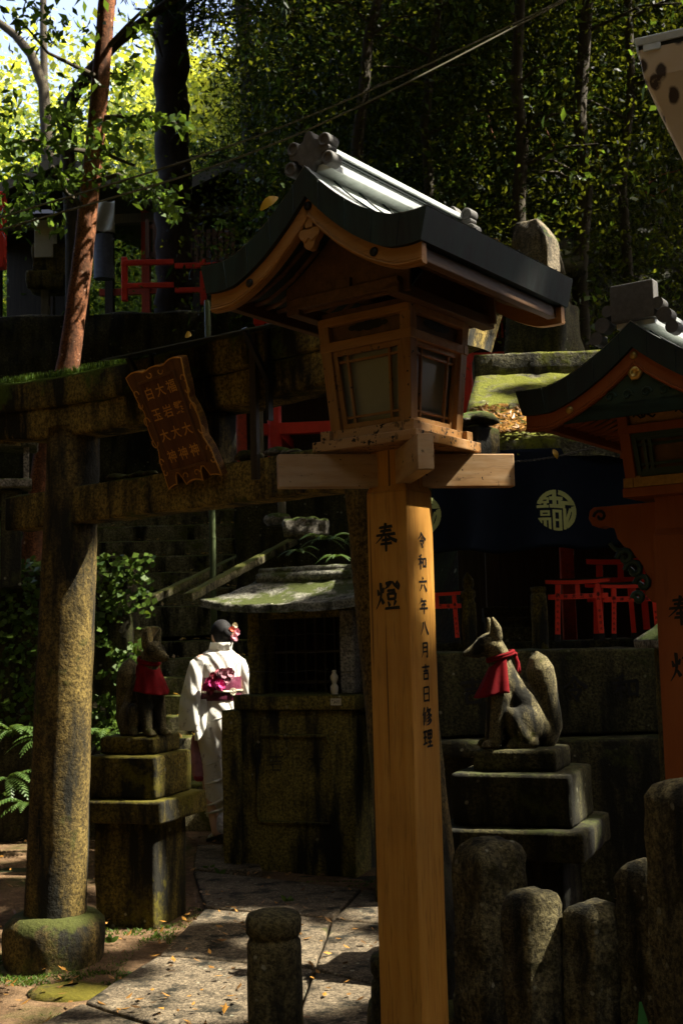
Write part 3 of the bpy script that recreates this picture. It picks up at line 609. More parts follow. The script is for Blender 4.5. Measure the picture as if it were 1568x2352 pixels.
m = MB(); m.tube([(-.012,-.003,-.012),(-.004,-.003,.006),(.0,-.003,-.008)], .0025, 5); m.tube([(.008,-.003,-.01),(.012,-.003,.01)], .002, 5); m.tube([(.022,-.003,-.012),(.022,-.003,.012)], .0015, 5); m.tube([(-.028,-.003,.008),(-.016,-.003,.010)], .002, 5); m.build('lettering', M['black'], tg)
sp = wall('side_slab', (-.735, 8.44, -.02), (.13, .30, 1.09), HA, M['shrine'], 'narrow mossy stone slab standing beside the small shrine', 'slab', .007, 6, .06, .012)
# ------------------------------------------------------------------ roofed lanterns on posts
def lantern(nm, label, cat, loc, psi, q):
    T = empty(nm, loc, psi); tag(T, label, cat)
    a, L, zA, zE, zp, w = q['a'], q['L'], q['zA'], q['zE'], q['zp'], q['w']; mw, mp = q['mw'], q['mp']; red = q['red']
    pe = q.get('pe', 2.0)
    def prof(x, dz=0.0, p=pe):
        t = min(1.0, abs(x)/a); return zE+(zA-zE)*(1-t)**p+.018*max(0, t-.72)/.28+dz
    # post
    s = q['ps']/2; m = MB(); z2 = zp-.13
    m.box((0,0,(z2-.05)/2), (2*s, 2*s, z2+.05)); c = s*.66
    m.loft([[Vector((x*f, y*f, z)) for x, y in ((-s,-s),(s,-s),(s,s),(-s,s))] for f, z in ((1, z2), (.90, z2+.02), (.90, zp+.002))], True, False)
    post = m.build('post', mp, T, .004)
    if not red:
        for k, (d0, L0, L1) in enumerate((((1,1), -.385, .375), ((-1,1), -.40, .36))):   # crossed boards, set diagonally through the post
            d = Vector((d0[0], d0[1], 0)).normalized(); 
            m = MB(); hh = .105; A = d*(L0 if k == 0 else -.0) ; 
            if k == 0: m.bar(d*L0+Vector((0,0,zp-.060)), d*L1+Vector((0,0,zp-.060)), .048, hh)
            else: m.bar(Vector((.7071,-.7071,0))*(.395)+Vector((0,0,zp-.057)), Vector((-.7071,.7071,0))*.36+Vector((0,0,zp-.057)), .048, hh)
            ob = m.build('crossarm', M['woodarm'], T, .003)
    # base board and sill frame
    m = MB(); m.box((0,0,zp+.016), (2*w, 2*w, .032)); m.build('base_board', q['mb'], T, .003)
    zh0 = zp+.032; zh1 = q['zh1']; h0, h1 = q['h0'], q['h1']
    m = MB(); e = w-.025
    for sx in (-1, 1):
        m.box((sx*(h0+.01),0,zh0+.018), (.036,2*h0+.05,.034)); m.box((0,sx*(h0+.01),zh0+.018), (2*h0-.02,.036,.034))
        for sy in (-1, 1): m.box((sx*(e-.012), sy*(e-.012), zh0+.017), (.036,.036,.034) if not red else (.05,.05,.05))
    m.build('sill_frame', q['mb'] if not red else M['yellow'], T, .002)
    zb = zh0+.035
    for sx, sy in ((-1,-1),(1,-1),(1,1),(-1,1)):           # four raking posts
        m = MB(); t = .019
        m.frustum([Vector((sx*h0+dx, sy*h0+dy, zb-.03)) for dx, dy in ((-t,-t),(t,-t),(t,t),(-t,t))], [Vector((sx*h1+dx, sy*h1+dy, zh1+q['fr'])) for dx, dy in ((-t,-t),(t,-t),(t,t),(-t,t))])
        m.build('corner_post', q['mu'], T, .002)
    def hx(z): return h0+(h1-h0)*(z-zb)/(zh1-zb)
    m = MB()
    for k in range(4):
        rt = Matrix.Rotation(k*math.pi/2, 3, 'Z')
        for z, t, ex in ((zh1-.014, .030, .034), (zh1+q['fr']-.01, .026, .020)):
            xx = hx(z); m.box(rt @ Vector((0, -xx-.002, z)), (2*xx+ex, .026, t) if k % 2 == 0 else (.026, 2*xx+ex-.052, t))
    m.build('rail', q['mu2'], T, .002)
    for k in range(4):                                     # windows: pane, sash, thin double bars
        rt = Matrix.Rotation(k*math.pi/2, 3, 'Z')
        def P(u, z, off): 
            return rt @ Vector((u*hx(z), -hx(z)+off, z))
        z0, z1 = zb+.006, zh1-.03
        m = MB(); m.add([P(-.86, z0, .018), P(.86, z0, .018), P(.86, z1, .018), P(-.86, z1, .018)], [(0,1,2,3)]); pane = m.build('window', q['mpane'], T)
        m = MB(); dz = z1-z0
        def strip(u0, za, u1, zc, wd, off=.0):
            A, B = P(u0, za, off), P(u1, zc, off); m.bar(A, B, wd, .010, up=rt @ Vector((0,-1,0)))
        strip(-.80, z0, -.80, z1, .016); strip(.80, z0, .80, z1, .016); strip(-.8, z0+.006, .8, z0+.006, .016); strip(-.8, z1-.006, .8, z1-.006, .018)
        if not red:
            for u in (-.52, .52): strip(u, z0, u, z1, .008, .004)
            for f in (.14, .86): strip(-.8, z0+dz*f, .8, z0+dz*f, .007, .006)
        else:
            for u in (-.58, -.44, .44, .58): strip(u, z0, u, z1, .011, .004)
            for f in (.13, .27, .73, .87): strip(-.8, z0+dz*f, .8, z0+dz*f, .009, .005)
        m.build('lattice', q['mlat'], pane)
        zc = zh1+q['fr']*.5
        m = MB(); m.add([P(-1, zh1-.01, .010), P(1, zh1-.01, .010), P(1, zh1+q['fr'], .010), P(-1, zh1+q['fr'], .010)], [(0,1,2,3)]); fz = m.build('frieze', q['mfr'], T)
        m = MB(); 
        if not red:
            for u, r_ in ((-.34,.009),(-.16,.014),(.05,.017),(.24,.014),(.42,.008)): m.lathe([(r_,0),(r_*.98,.003)], 14, (0,0,0)); mm = m.v[-28:]; m.v[-28:] = [tuple(P(u, zc, .006)+rt @ Vector((x*1.6, -z, y))) for x, y, z in mm]
        else:
            for u in (-.5, .45):
                m.tube([P(u-.25+.5*j/9, zc+.008*math.sin(j*1.4), .007) for j in range(10)], .003, 5); m.tube([P(u+.10*math.cos(j*.7)*(1-j/10), zc+.012*math.sin(j*.7)*(1-j/10), .007) for j in range(9)], .0032, 5)
        m.build('cutout', M['black'], fz)
    zw = zh1+q['fr']
    # roof body: copper slab with thick verge
    th = q['th']
    def top(u, v): x = -a+2*a*u; return Vector((x, -L+2*L*v, prof(x)))
    def bot(u, v): x = -a+2*a*u; t = abs(x)/a; return Vector((x*(1-.055*t), (-L+2*L*v), prof(x)-th))
    m = MB(); nu = 44
    m.grid(bot, nu, 4); m.grid(lambda u, v: top(u, 0)*(1-v)+bot(u, 0)*v, nu, 1); m.grid(lambda u, v: top(u, 1)*(1-v)+bot(u, 1)*v, nu, 1)
    for e in (0, 1): m.grid(lambda u, v: top(e, u)*(1-v)+bot(e, u)*v, 4, 1)
    roof = m.build('roof', M['copper'], T)
    m = MB(); m.grid(lambda u, v: top(u, v)+Vector((0,0,.003)), nu, 10); sheet = m.build('roof_sheet', M['coppertop'], roof)
    m = MB()
    for k in range(1, 7):
        for sg in (-1, 1): m.tube([top(.5+sg*.5*t/10, k/7+.01*((t//3) % 2))+Vector((0,0,.005)) for t in range(11)], .0035, 5)
    for t in (.3, .55, .8):
        for sg in (-1, 1): m.tube([top(.5+sg*.5*t, .01), top(.5+sg*.5*t, .99)], .003, 5)
    m.build('seam', M['copper'], sheet)
    m = MB()
    for k in range(1, 9):
        for v0 in (0, 1): A, B = top(k/9+.004, v0), bot(k/9+.004, v0); e_ = Vector((0, -.002 if v0 == 0 else .002, 0)); m.tube([A+e_, B+e_], .0022, 4)
    m.build('edge_seam', M['copper'], roof)
    # bargeboards, both ends
    for ye in (-1, 1):
        m = MB(); y0 = ye*(L-.028); bt = q['bt']
        def bb(u, v): x = -a*.93+2*a*.93*u; t = abs(x)/a; return prof(x)-th+.008-(bt+.008)*v*(1-.12*t)
        n = 40
        for sgn in (0,):
            up_ = [(-a*.93+2*a*.93*i/n, bb(i/n, 0)) for i in range(n+1)]; lo_ = [(-a*.93+2*a*.93*i/n, bb(i/n, 1)) for i in range(n+1)]
            for i in range(n):
                A, B, Cc, D = up_[i], up_[i+1], lo_[i+1], lo_[i]; vs = [Vector((p[0], y, p[1])) for y in (y0-.012, y0+.012) for p in (A, B, Cc, D)]
                m.add(vs, [(3,2,1,0), (4,5,6,7), (2,3,7,6), (0,1,5,4)] + ([(0,4,7,3)] if i == 0 else [])+([(1,2,6,5)] if i == n-1 else []))
            # a thin moulding along the lower edge
            m.tube([Vector((p[0], y0+ye*.013, p[1]+.008)) for p in lo_], .0045, 5); m.tube([Vector((p[0], y0+ye*.013, p[1]+.016)) for p in lo_], .0025, 5)
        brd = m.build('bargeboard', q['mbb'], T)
        m = MB()
        for x in (-.55*a, 0, .55*a):
            z = prof(x)-th-bt*.42
            m.v_ = len(m.v); m.lathe([(.014,0),(.012,.005),(.004,.007)], 14); m.v[m.v_:] = [(px+x, y0+ye*(.013+pz_), z+py) for px, py, pz_ in m.v[m.v_:]]
        m.build('stud', M['gold'] if red else M['iron'], brd)
        # gable wall, tie beam and pendant
        m = MB(); gz = zw+.01
        pts = [(-a*.55, gz), (a*.55, gz)]+[(a*.55*(1-i/10), prof(a*.55*(1-i/10))-th-.01) for i in range(21)]
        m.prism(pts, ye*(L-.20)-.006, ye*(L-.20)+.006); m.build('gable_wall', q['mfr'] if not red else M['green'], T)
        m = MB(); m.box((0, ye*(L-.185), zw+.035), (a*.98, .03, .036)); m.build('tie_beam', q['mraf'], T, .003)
        zc = prof(0)-th-bt-.035; yo = y0
        if not red:
            m = MB(); pl = []
            for i in range(44):
                an = i/44*2*math.pi; r_ = .027*(1+.24*math.cos(3*an+math.pi*1.5)) ; pl.append((r_*math.cos(an)*1.25, zc-.022+r_*math.sin(an)*1.15))
            m.prism(pl, yo-.012, yo+.012); m.box((0, yo, zc+.035), (.028, .024, .055)); m.tube([(-.03,yo-.013,zc-.02),(-.012,yo-.013,zc-.034),(0,yo-.013,zc-.022)], .003, 5); m.tube([(.03,yo-.013,zc-.02),(.012,yo-.013,zc-.034),(0,yo-.013,zc-.022)], .003, 5)
            m.build('pendant', q['mbb'], T, .003)
        else:
            m = MB(); pl = [(-.16, zc-.085)]; 
            pl = [(a*.62*(2*i/20-1), prof(a*.62*(2*i/20-1))-th-bt+.004) for i in range(21)]
            lo = [(a*.62*(1-2*i/30), zc-.088+.012*abs(math.sin(i/30*math.pi*4))) for i in range(31)]
            m.prism(pl+lo, yo+ye*-.006-.006, yo+ye*-.006+.006); gp = m.build('carved_panel', M['green'], T)
            m = MB()
            for u in (-.6,-.35,-.12,.12,.35,.6):
                m.tube([(u*.26+.020*math.cos(j*.75)*(1-j/11), yo+ye*.004, zc-.055+.020*math.sin(j*.75)*(1-j/11)) for j in range(10)], .0042, 6)
            m.build('scroll', M['green'], gp)
            m = MB(); m.v_ = 0; m.lathe([(.026,0),(.024,.008),(.012,.010),(.011,.006),(.002,.006)], 6); m.v = [(x, yo+ye*(.006+z), zc+.012+y) for x, y, z in m.v]; m.build('hexagon_boss', M['gold'], gp)
    # rafters and eave purlins
    nr = 15
    for sg in (-1, 1):
      m = MB()
      for i in range(nr):
        y = -L+.07+(2*L-.14)*i/(nr-1); m.tube([Vector((sg*a*t, y, prof(a*t)-th-.006)) for t in (.22, .45, .7, .86)], .010, 4)
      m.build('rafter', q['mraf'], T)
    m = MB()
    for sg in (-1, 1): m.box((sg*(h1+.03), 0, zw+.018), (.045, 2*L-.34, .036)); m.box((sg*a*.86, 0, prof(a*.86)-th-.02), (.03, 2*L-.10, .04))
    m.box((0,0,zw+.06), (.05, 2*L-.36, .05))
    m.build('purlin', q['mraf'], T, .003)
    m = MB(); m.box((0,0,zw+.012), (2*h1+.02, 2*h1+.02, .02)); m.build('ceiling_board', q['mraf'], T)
    # ridge with capped ends
    zr = zA-.004; rl = L-.045
    m = MB(); m.box((0,0,zr+.006), (.13, 2*rl, .022)); m.box((0,0,zr+.038), (.06, 2*rl-.02, .05)); m.box((0,0,zr+.072), (.085, 2*rl, .018))
    rg = m.build('ridge', M['coppertop'], T, .003)
    m = MB(); m.box((0,0,zr+.058), (.072, 2*rl-.03, .010)); m.box((0,0,zr+.021), (.095, 2*rl-.03, .010)); m.build('ridge_band', M['copper'], rg)
    for ye in (-1, 1):
        m = MB(); yy = ye*rl
        if not red:
            pl = []
            for i in range(72):
                an = i/72*2*math.pi; c_, s_ = math.cos(an), math.sin(an)
                r_ = .050*(1+.22*math.cos(4*an+.0)+.10*math.cos(8*an)); pl.append((c_*r_*1.15, zr+.055+s_*r_*1.0))
            m.prism(pl, yy-.022, yy+.022)
            for sx in (-1, 1):
                for zz, xx, r_ in ((.078,.058,.026), (.020,.070,.026)):
                    v0 = len(m.v); r_ *= .86; m.lathe([(r_*.55,-.020),(r_*.6,-.026),(r_*.92,-.026),(r_,-.020),(r_,.020),(r_*.92,.026),(r_*.6,.026),(r_*.55,.020)], 22); m.v[v0:] = [(x+sx*xx, yy+z, zr+zz+y) for x, y, z in m.v[v0:]]
        else:
            m.box((0, yy, zr+.075), (.15, .05, .125))
            for sx in (-1, 1):
                for zz, xx, r_ in ((.055,.085,.020), (.012,.105,.026), (-.03,.128,.022)):
                    v0 = len(m.v); m.lathe([(r_,-.024),(r_,.024)], 16); m.v[v0:] = [(x+sx*xx, yy+z, zr+zz+y) for x, y, z in m.v[v0:]]
        m.build('ridge_end', M['copperend'], T, .006)
    return T, post
M['woodarm'] = wood('crossarm_board', (.33,.17,.055), (.48,.29,.12), grain=(5,5,34), weather=(.44,.36,.26), wamt=.55, spots=.015)
M['copperend'] = plain('weathered_ridge_end', (.10,.095,.085), .7, .4, 16, metal=.1, dirt=(.05,.045,.035), damt=.6)
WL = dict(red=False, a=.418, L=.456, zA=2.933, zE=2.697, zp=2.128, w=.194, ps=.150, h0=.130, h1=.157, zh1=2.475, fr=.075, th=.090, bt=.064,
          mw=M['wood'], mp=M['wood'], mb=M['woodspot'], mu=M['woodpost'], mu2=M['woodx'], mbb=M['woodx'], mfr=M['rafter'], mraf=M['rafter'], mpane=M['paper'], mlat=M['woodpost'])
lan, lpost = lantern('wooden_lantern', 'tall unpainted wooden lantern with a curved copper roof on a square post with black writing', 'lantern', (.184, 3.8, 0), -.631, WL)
def facetf(side, cx, z, s):
    if side == 0: return lambda x, y: Vector((cx+x, -s-.0012, z+y))
    return lambda x, y: Vector((s+.0012, cx+x, z+y))
m = MB(); s = .075
def zof(py): return at(928, py, 3.73).z
for ch, py, sz in (('奉', 1232, .092), ('燈', 1367, .094)): strokes(m, ch, facetf(0, -.004, zof(py), s), sz)
rows = [(c, 1240+51*i) for i, c in enumerate('令和六年八月吉日修理')]
for ch, py in rows: strokes(m, ch, facetf(1, .004, zof(py), s), .056 if ch in '燈修理' else .050, 1.25)
m.build('lettering', M['black'], lpost)
RL = dict(red=True, a=.42, L=.45, zA=2.545, zE=2.352, zp=2.005, w=.165, ps=.185, h0=.135, h1=.155, zh1=2.255, fr=.06, th=.085, bt=.060, pe=1.9,
          mw=M['redlamp'], mp=M['redlamp'], mb=M['redlamp'], mu=M['redlamp'], mu2=M['redlamp'], mbb=M['redlamp'], mfr=M['yellow'], mraf=M['redlamp'], mpane=M['rafter'], mlat=M['green'])
rl_, rpost = lantern('vermilion_lantern', 'vermilion painted lantern with green lattice windows at the right edge', 'lantern', (1.205, 4.2, 0), -.60, RL)
m = MB(); s = .0925
for ch, py, sz in (('奉', 1402, .105), ('灯', 1532, .105)): strokes(m, ch, facetf(0, -.005, at(1560, py, 4.12).z, s), sz)
m.build('lettering', M['black'], rpost)
# scrolled bracket arms of the vermilion lantern
for sg in (-1, 1):
    m = MB(); zt = 1.995
    pl = [(-.075, zt), (-.33, zt), (-.345, zt-.012), (-.352, zt-.04), (-.338, zt-.066), (-.31, zt-.078), (-.29, zt-.072), (-.255, zt-.082), (-.245, zt-.12), (-.222, zt-.15), (-.20, zt-.17), (-.17, zt-.20), (-.14, zt-.26), (-.155, zt-.32), (-.13, zt-.35), (-.10, zt-.36), (-.075, zt-.40)]
    pl = [(x*sg*-1 if sg < 0 else -x*-1, z) for x, z in pl]
    pl = [((x if sg == 1 else -x), z) for x, z in [(-abs(p[0]), p[1]) for p in pl]]
    m.prism(pl, -.032, .032); br = m.build('bracket', M['redlamp'], rl_, .004)
    m = MB(); S = 1 if sg == 1 else -1
    m.tube([(-S*(.305+.026*math.cos(j*.62)*(1-j/13)), -.034, zt-.035+.024*math.sin(j*.62)*(1-j/13)) for j in range(12)], .006, 6)
    m.build('painted_scroll', M['black'], br)
    m = MB()
    for cx, cz, r_ in ((.215, .19, .032), (.185, .235, .034), (.155, .285, .030), (.175, .335, .022)):
        m.tube([(-S*(cx+r_*math.cos(j*.7)*(1-j/13)), -.037, zt-cz+r_*math.sin(j*.7)*(1-j/13)) for j in range(11)], .011, 7)
    m.tube([(-S*.27,-.037,zt-.135),(-S*.25,-.037,zt-.16),(-S*.22,-.037,zt-.165)], .009, 7)
    m.build('green_carving', M['green'], br)
# ------------------------------------------------------------------ fox statues on pedestals
def blob(m, c, r, n=18):            # ellipsoid
    rg = []
    for i in range(n+1):
        t = -math.pi/2+math.pi*i/n; rr = max(.02, math.cos(t)); rg.append([Vector((c[0]+r[0]*rr*math.cos(2*math.pi*k/26), c[1]+r[1]*rr*math.sin(2*math.pi*k/26), c[2]+r[2]*math.sin(t))) for k in range(26)])
    m.loft(rg, True, True)
def capsule(m, pts, rad, flat=1.0):
    q = []; rr = []
    p0 = Vector(pts[0]); d0 = (Vector(pts[1])-p0).normalized(); p1 = Vector(pts[-1]); d1 = (p1-Vector(pts[-2])).normalized()
    for f in (.97, .75, .4): q.append(p0-d0*rad[0]*f); rr.append(rad[0]*math.sqrt(1-f*f))
    for i in range(len(pts)-1):
        A, B = Vector(pts[i]), Vector(pts[i+1])
        for s_ in range(4): u = s_/4; q.append(A.lerp(B, u)); rr.append(rad[i]*(1-u)+rad[i+1]*u)
    q.append(p1); rr.append(rad[-1])
    for f in (.4, .75, .97): q.append(p1+d1*rad[-1]*f); rr.append(rad[-1]*math.sqrt(1-f*f))
    m.tube(q, rr, 26, True, flat)
def fox(label, loc, rz, S=1.0, tailside=0.0):
    T = empty('fox_statue', loc, rz); tag(T, label, 'statue', 'stone fox statues')
    m = MB()
    capsule(m, [(-.03,0,.10),(.0,0,.21),(.062,0,.285),(.085,0,.36)], [.092,.080,.070,.056])          # trunk
    capsule(m, [(.078,0,.275),(.098,0,.20)], [.066,.050])                                             # chest
    capsule(m, [(.085,0,.35),(.098,0,.42),(.125,0,.468)], [.056,.052,.052])                           # neck
    blob(m, (.135,0,.474), (.060,.058,.053)); capsule(m, [(.165,0,.462),(.215,0,.442),(.252,0,.430)], [.044,.028,.015])   # head, muzzle
    capsule(m, [(.165,0,.444),(.215,0,.420)], [.032,.012])                                            # jaw
    for s_ in (-1, 1):
        capsule(m, [(.178,s_*.026,.497),(.205,s_*.020,.472)], [.012,.008])                            # brow
        capsule(m, [(.112,s_*.036,.505),(.114,s_*.046,.545),(.128,s_*.052,.588)], [.032,.027,.012], .66)   # ear
        blob(m, (.10,s_*.040,.445), (.022,.022,.034))                                                 # cheek
        capsule(m, [(.100,s_*.042,.235),(.122,s_*.048,.13),(.134,s_*.050,.06),(.140,s_*.050,.025)], [.050,.036,.030,.029])
        capsule(m, [(.138,s_*.050,.020),(.178,s_*.052,.018)], [.027,.022])                            # front paw
        blob(m, (.004,s_*.072,.105), (.086,.040,.088)); capsule(m, [(.058,s_*.078,.15),(.012,s_*.082,.05),(.0,s_*.08,.025)], [.036,.042,.03])
        capsule(m, [(-.03,s_*.085,.024),(.062,s_*.085,.022)], [.028,.026])                            # hind foot
        for k in (-1, 0, 1): capsule(m, [(.172,s_*.052+k*.014,.016),(.196,s_*.052+k*.015,.011)], [.011,.008]); capsule(m, [(.066,s_*.085+k*.014,.014),(.088,s_*.085+k*.015,.010)], [.011,.008])
    blob(m, (-.055,0,.085), (.075,.080,.085))
    ty = tailside
    capsule(m, [(-.112,ty*.3,.030),(-.142,ty*.5,.09),(-.138,ty*.8,.15),(-.120,ty,.215),(-.104,ty,.29),(-.092,ty,.355),(-.085,ty,.405),(-.082,ty,.432)], [.047,.046,.047,.055,.066,.066,.042,.008])
    o = m.build('body', M['fox'], T); o.scale = (S,)*3
    r_ = o.modifiers.new('weld', 'REMESH'); r_.mode = 'VOXEL'; r_.voxel_size = .0058; r_.use_smooth_shade = True
    sm = o.modifiers.new('smooth', 'SMOOTH'); sm.iterations = 6; sm.factor = .5
    m = MB()                                    # ears' hollows, eyes, mouth line
    for s_ in (-1, 1):
        m.tube([(.192,s_*.040,.474),(.182,s_*.047,.470),(.172,s_*.052,.472)], .0045, 6)
        m.tube([(.240,s_*.014,.421),(.20,s_*.030,.424),(.17,s_*.041,.432)], .0028, 5)
    m.build('eye_line', M['darkstone'], T)
    # bib: neck band tied behind, pleated front
    m = MB(); 
    def bibp(u, v):
        an = R(-105+210*u); rr = .056+.046*v+.006*math.sin(u*34)*v
        cx = .086+.016*v; fr_ = max(0, math.cos(an))
        return Vector((cx+rr*math.cos(an)*(1+.10*v), rr*math.sin(an), .400-.172*v*(.86+.14*fr_)-.030*fr_*(1-v)+.022*(1-fr_)*(1-v)))
    m.grid(bibp, 56, 14); bib = m.build('bib', M['clothred'], T); sd = bib.modifiers.new('thickness', 'SOLIDIFY'); sd.thickness = .004
    m = MB()
    for dz in (.0, .010): m.tube([(.088+.060*math.cos(k/24*2*math.pi)-.004*dz, .060*math.sin(k/24*2*math.pi), .400+dz+.018*math.cos(k/24*2*math.pi)*-1+.012) for k in range(25)], .008, 8)
    blob(m, (.022,.0,.425), (.014,.018,.012)); m.tube([(.020,.005,.42),(.010,.014,.385),(.016,.016,.345)], [.008,.009,.006], 6, True, .4); m.tube([(.018,-.008,.42),(.004,-.016,.38),(-.004,-.018,.335)], [.008,.010,.006], 6, True, .4)
    m.build('bib_tie', M['clothred'], bib)
    return T
def pedestal(label, loc, rz, tiers, mat):
    T = empty('statue_pedestal', loc, rz); tag(T, label, 'pedestal', 'pedestals of the stone foxes')
    for i, (nm, z0, z1, w, d, tp, off) in enumerate(tiers):
        m = MB(); ww, dd = w/2, d/2
        m.frustum([Vector((x, y, z0)) for x, y in ((-ww/tp,-dd/tp),(ww/tp,-dd/tp),(ww/tp,dd/tp),(-ww/tp,dd/tp))], [Vector((x, y, z1)) for x, y in ((-ww,-dd),(ww,-dd),(ww,dd),(-ww,dd))])
        o = m.build(nm, mat, T); rough(o, .05, .006, 6, .018, 3, i+len(label))
    return T
TIERS = [('foot', -.05, .565, .38, .38, 1.03, 0), ('slab', .565, .69, .56, .56, 1.0, 0), ('block', .69, .925, .43, .43, 1.0, 0), ('top_block', .925, 1.022, .35, .30, 1.0, 0)]
pL = (-1.175, 6.95, 0); pR = (.80, 5.62, 0)
pedestal('tall mossy yellow-green pedestal of tiered stone blocks behind the torii pillar', pL, R(-20), TIERS, M['pedestal'])
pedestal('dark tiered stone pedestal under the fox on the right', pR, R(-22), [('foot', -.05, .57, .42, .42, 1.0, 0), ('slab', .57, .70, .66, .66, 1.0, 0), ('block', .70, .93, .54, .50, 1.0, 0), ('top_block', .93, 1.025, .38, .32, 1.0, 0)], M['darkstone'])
fox('stone fox in a red bib facing the camera, in front of the stairs', (pL[0]-.005, pL[1], 1.022), R(-42), 1.0, .0)
fox('sunlit stone fox in a red bib in profile, its tail upright', (pR[0]+.005, pR[1], 1.025), R(184), 1.0, .0)
# ------------------------------------------------------------------ the woman in a kimono, seen from behind
WX, WY = -.985, 9.45
wm = empty('person', (WX, WY, 0), R(36)); tag(wm, 'person in a white kimono with a maroon sash walking away between pedestal and shrine', 'person')
def ering(z, cx, rx, ry, cy=0, n=40, fold=0.0, ph=0):
    return [Vector((cx+rx*math.cos(2*math.pi*k/n)*(1+fold*math.sin(5*2*math.pi*k/n+ph)), cy+ry*math.sin(2*math.pi*k/n)*(1+fold*math.sin(7*2*math.pi*k/n+ph)), z)) for k in range(n)]
# skin and head: one continuous figure under the cloth
m = MB()
capsule(m, [(0,0,.95),(0,-.01,1.15),(0,.0,1.33),(0,.01,1.43)], [.13,.12,.13,.09], .8)
capsule(m, [(0.02,.015,1.42),(.03,.02,1.50),(.035,.02,1.55)], [.052,.050,.055])
blob(m, (.045,.035,1.585), (.072,.088,.105)); blob(m, (.045,.12,1.575), (.014,.018,.022))
for s_ in (-1, 1):
    blob(m, (.045+s_*.074,.03,1.575), (.012,.020,.03)); capsule(m, [(s_*.15,0,1.39),(s_*.20,-.02,1.16),(s_*.20,.10,1.02)], [.05,.04,.032]); capsule(m, [(s_*.075,0,.92),(s_*.08,.02,.5),(s_*.07,.0 if s_ > 0 else -.06,.10)], [.10,.065,.040])
    blob(m, (s_*.20,.15,1.0), (.035,.05,.022))
o = m.build('body', M['skin'], wm); r_ = o.modifiers.new('weld', 'REMESH'); r_.mode = 'VOXEL'; r_.voxel_size = .010; r_.use_smooth_shade = True
m = MB(); blob(m, (.045,.022,1.602), (.084,.092,.106)); blob(m, (.05,-.070,1.59), (.050,.040,.05)); blob(m, (.045,0,1.56), (.070,.07,.07)); blob(m, (.045,-.03,1.545), (.060,.06,.055)); o = m.build('hair', M['hair'], wm); r_ = o.modifiers.new('weld', 'REMESH'); r_.mode = 'VOXEL'; r_.voxel_size = .008; r_.use_smooth_shade = True
# kimono
m = MB(); rg = []
for z, cx, rx, ry, fo in ((.20,.02,.125,.105,.05),(.27,.015,.132,.112,.05),(.36,.01,.140,.118,.045),(.50,.01,.150,.128,.035),(.66,.005,.164,.140,.022),(.82,0,.184,.158,.014),(.93,0,.190,.165,.010),(1.04,0,.175,.150,.008),(1.10,0,.165,.135,.0),(1.18,0,.163,.130,0),(1.28,.0,.180,.138,.0),(1.36,.0,.192,.130,.0),(1.42,.0,.172,.108,.0),(1.458,.008,.120,.088,.0),(1.482,.015,.085,.075,0)):
    rg.append(ering(z, cx, rx, ry, 0, 44, fo, z*9))
m.loft(rg, True, True)
kim = m.build('kimono', M['kimono'], wm)
m = MB(); rg = []
for z, r_, dy in ((1.470,.090,-.008),(1.500,.088,-.020),(1.528,.086,-.034),(1.528,.076,-.034),(1.495,.074,-.018)): rg.append(ering(z+.0, .012, r_*1.05, r_*.92, dy, 32))
m.loft(rg, False, True); m.build('collar', M['kimono'], kim)
m = MB()                                      # folds of the skirt wrapping to the left
for k, (z0, z1) in enumerate(((1.06,.92),(.78,.60),(.58,.46),(.44,.30),(.36,.24))):
    m.tube([((.05*0)+.185*math.sin(R(-75+150*i/14))*(1 if z0 > .8 else .84), -(.168 if z0 > .8 else .142)*math.cos(R(-75+150*i/14))+.012, z0+(z1-z0)*(.5+.5*math.cos(math.pi*i/14))) for i in range(15)], [.004+.010*math.sin(math.pi*i/14) for i in range(15)], 8)
m.build('fold', M['kimono'], kim)
for s_ in (-1, 1):                            # hanging sleeves
    m = MB(); rg = []
    for z, x, rx, ry in ((1.425,.10,.075,.085),(1.39,.150,.085,.085),(1.31,.195,.075,.080),(1.20,.228,.064,.095),(1.10,.245,.066,.125),(1.00,.255,.064,.140),(.91,.262,.058,.140),(.87,.262,.048,.130)):
        rg.append([Vector((s_*x+rx*math.cos(2*math.pi*k/28)*(1+.06*math.sin(6*math.pi*k/28+z*12)), ry*math.sin(2*math.pi*k/28)*.9+.01, z)) for k in range(28)])
    m.loft(rg, True, True)
    if s_ == -1:                              # the loose inner flap, swinging lower
        rg = []
        for z, x, rx in ((1.10,-.185,.030),(1.0,-.190,.045),(.90,-.205,.05),(.84,-.222,.038),(.795,-.245,.012)): rg.append([Vector((x+rx*math.cos(2*math.pi*k/20), -.075+.022*math.sin(2*math.pi*k/20), z)) for k in range(20)])
        m.loft(rg, True, True)
    m.build('sleeve', M['kimono'], kim)
m = MB(); rg = [ering(z, .0, rx, ry, 0, 44, .004, z*40) for z, rx, ry in ((1.085,.176,.148),(1.10,.182,.154),(1.15,.182,.152),(1.20,.181,.150),(1.25,.182,.150),(1.262,.176,.144))]
m.loft(rg, True, True); obi = m.build('obi', M['obi'], wm)
m = MB(); m.tube([(.186*math.cos(k/40*2*math.pi), .158*math.sin(k/40*2*math.pi), 1.155+.004*math.sin(k)) for k in range(41)], .008, 8)
for an in (0, .8, 1.6, 2.4): m.tube([(.03+.028*math.cos(j*.52)*math.cos(an)-.0*an, -.166-.004*math.sin(j), 1.15+.026*math.sin(j*.52)*math.cos(an*.7)) for j in range(13)], .0032, 5)
m.build('cord', M['white'], obi)
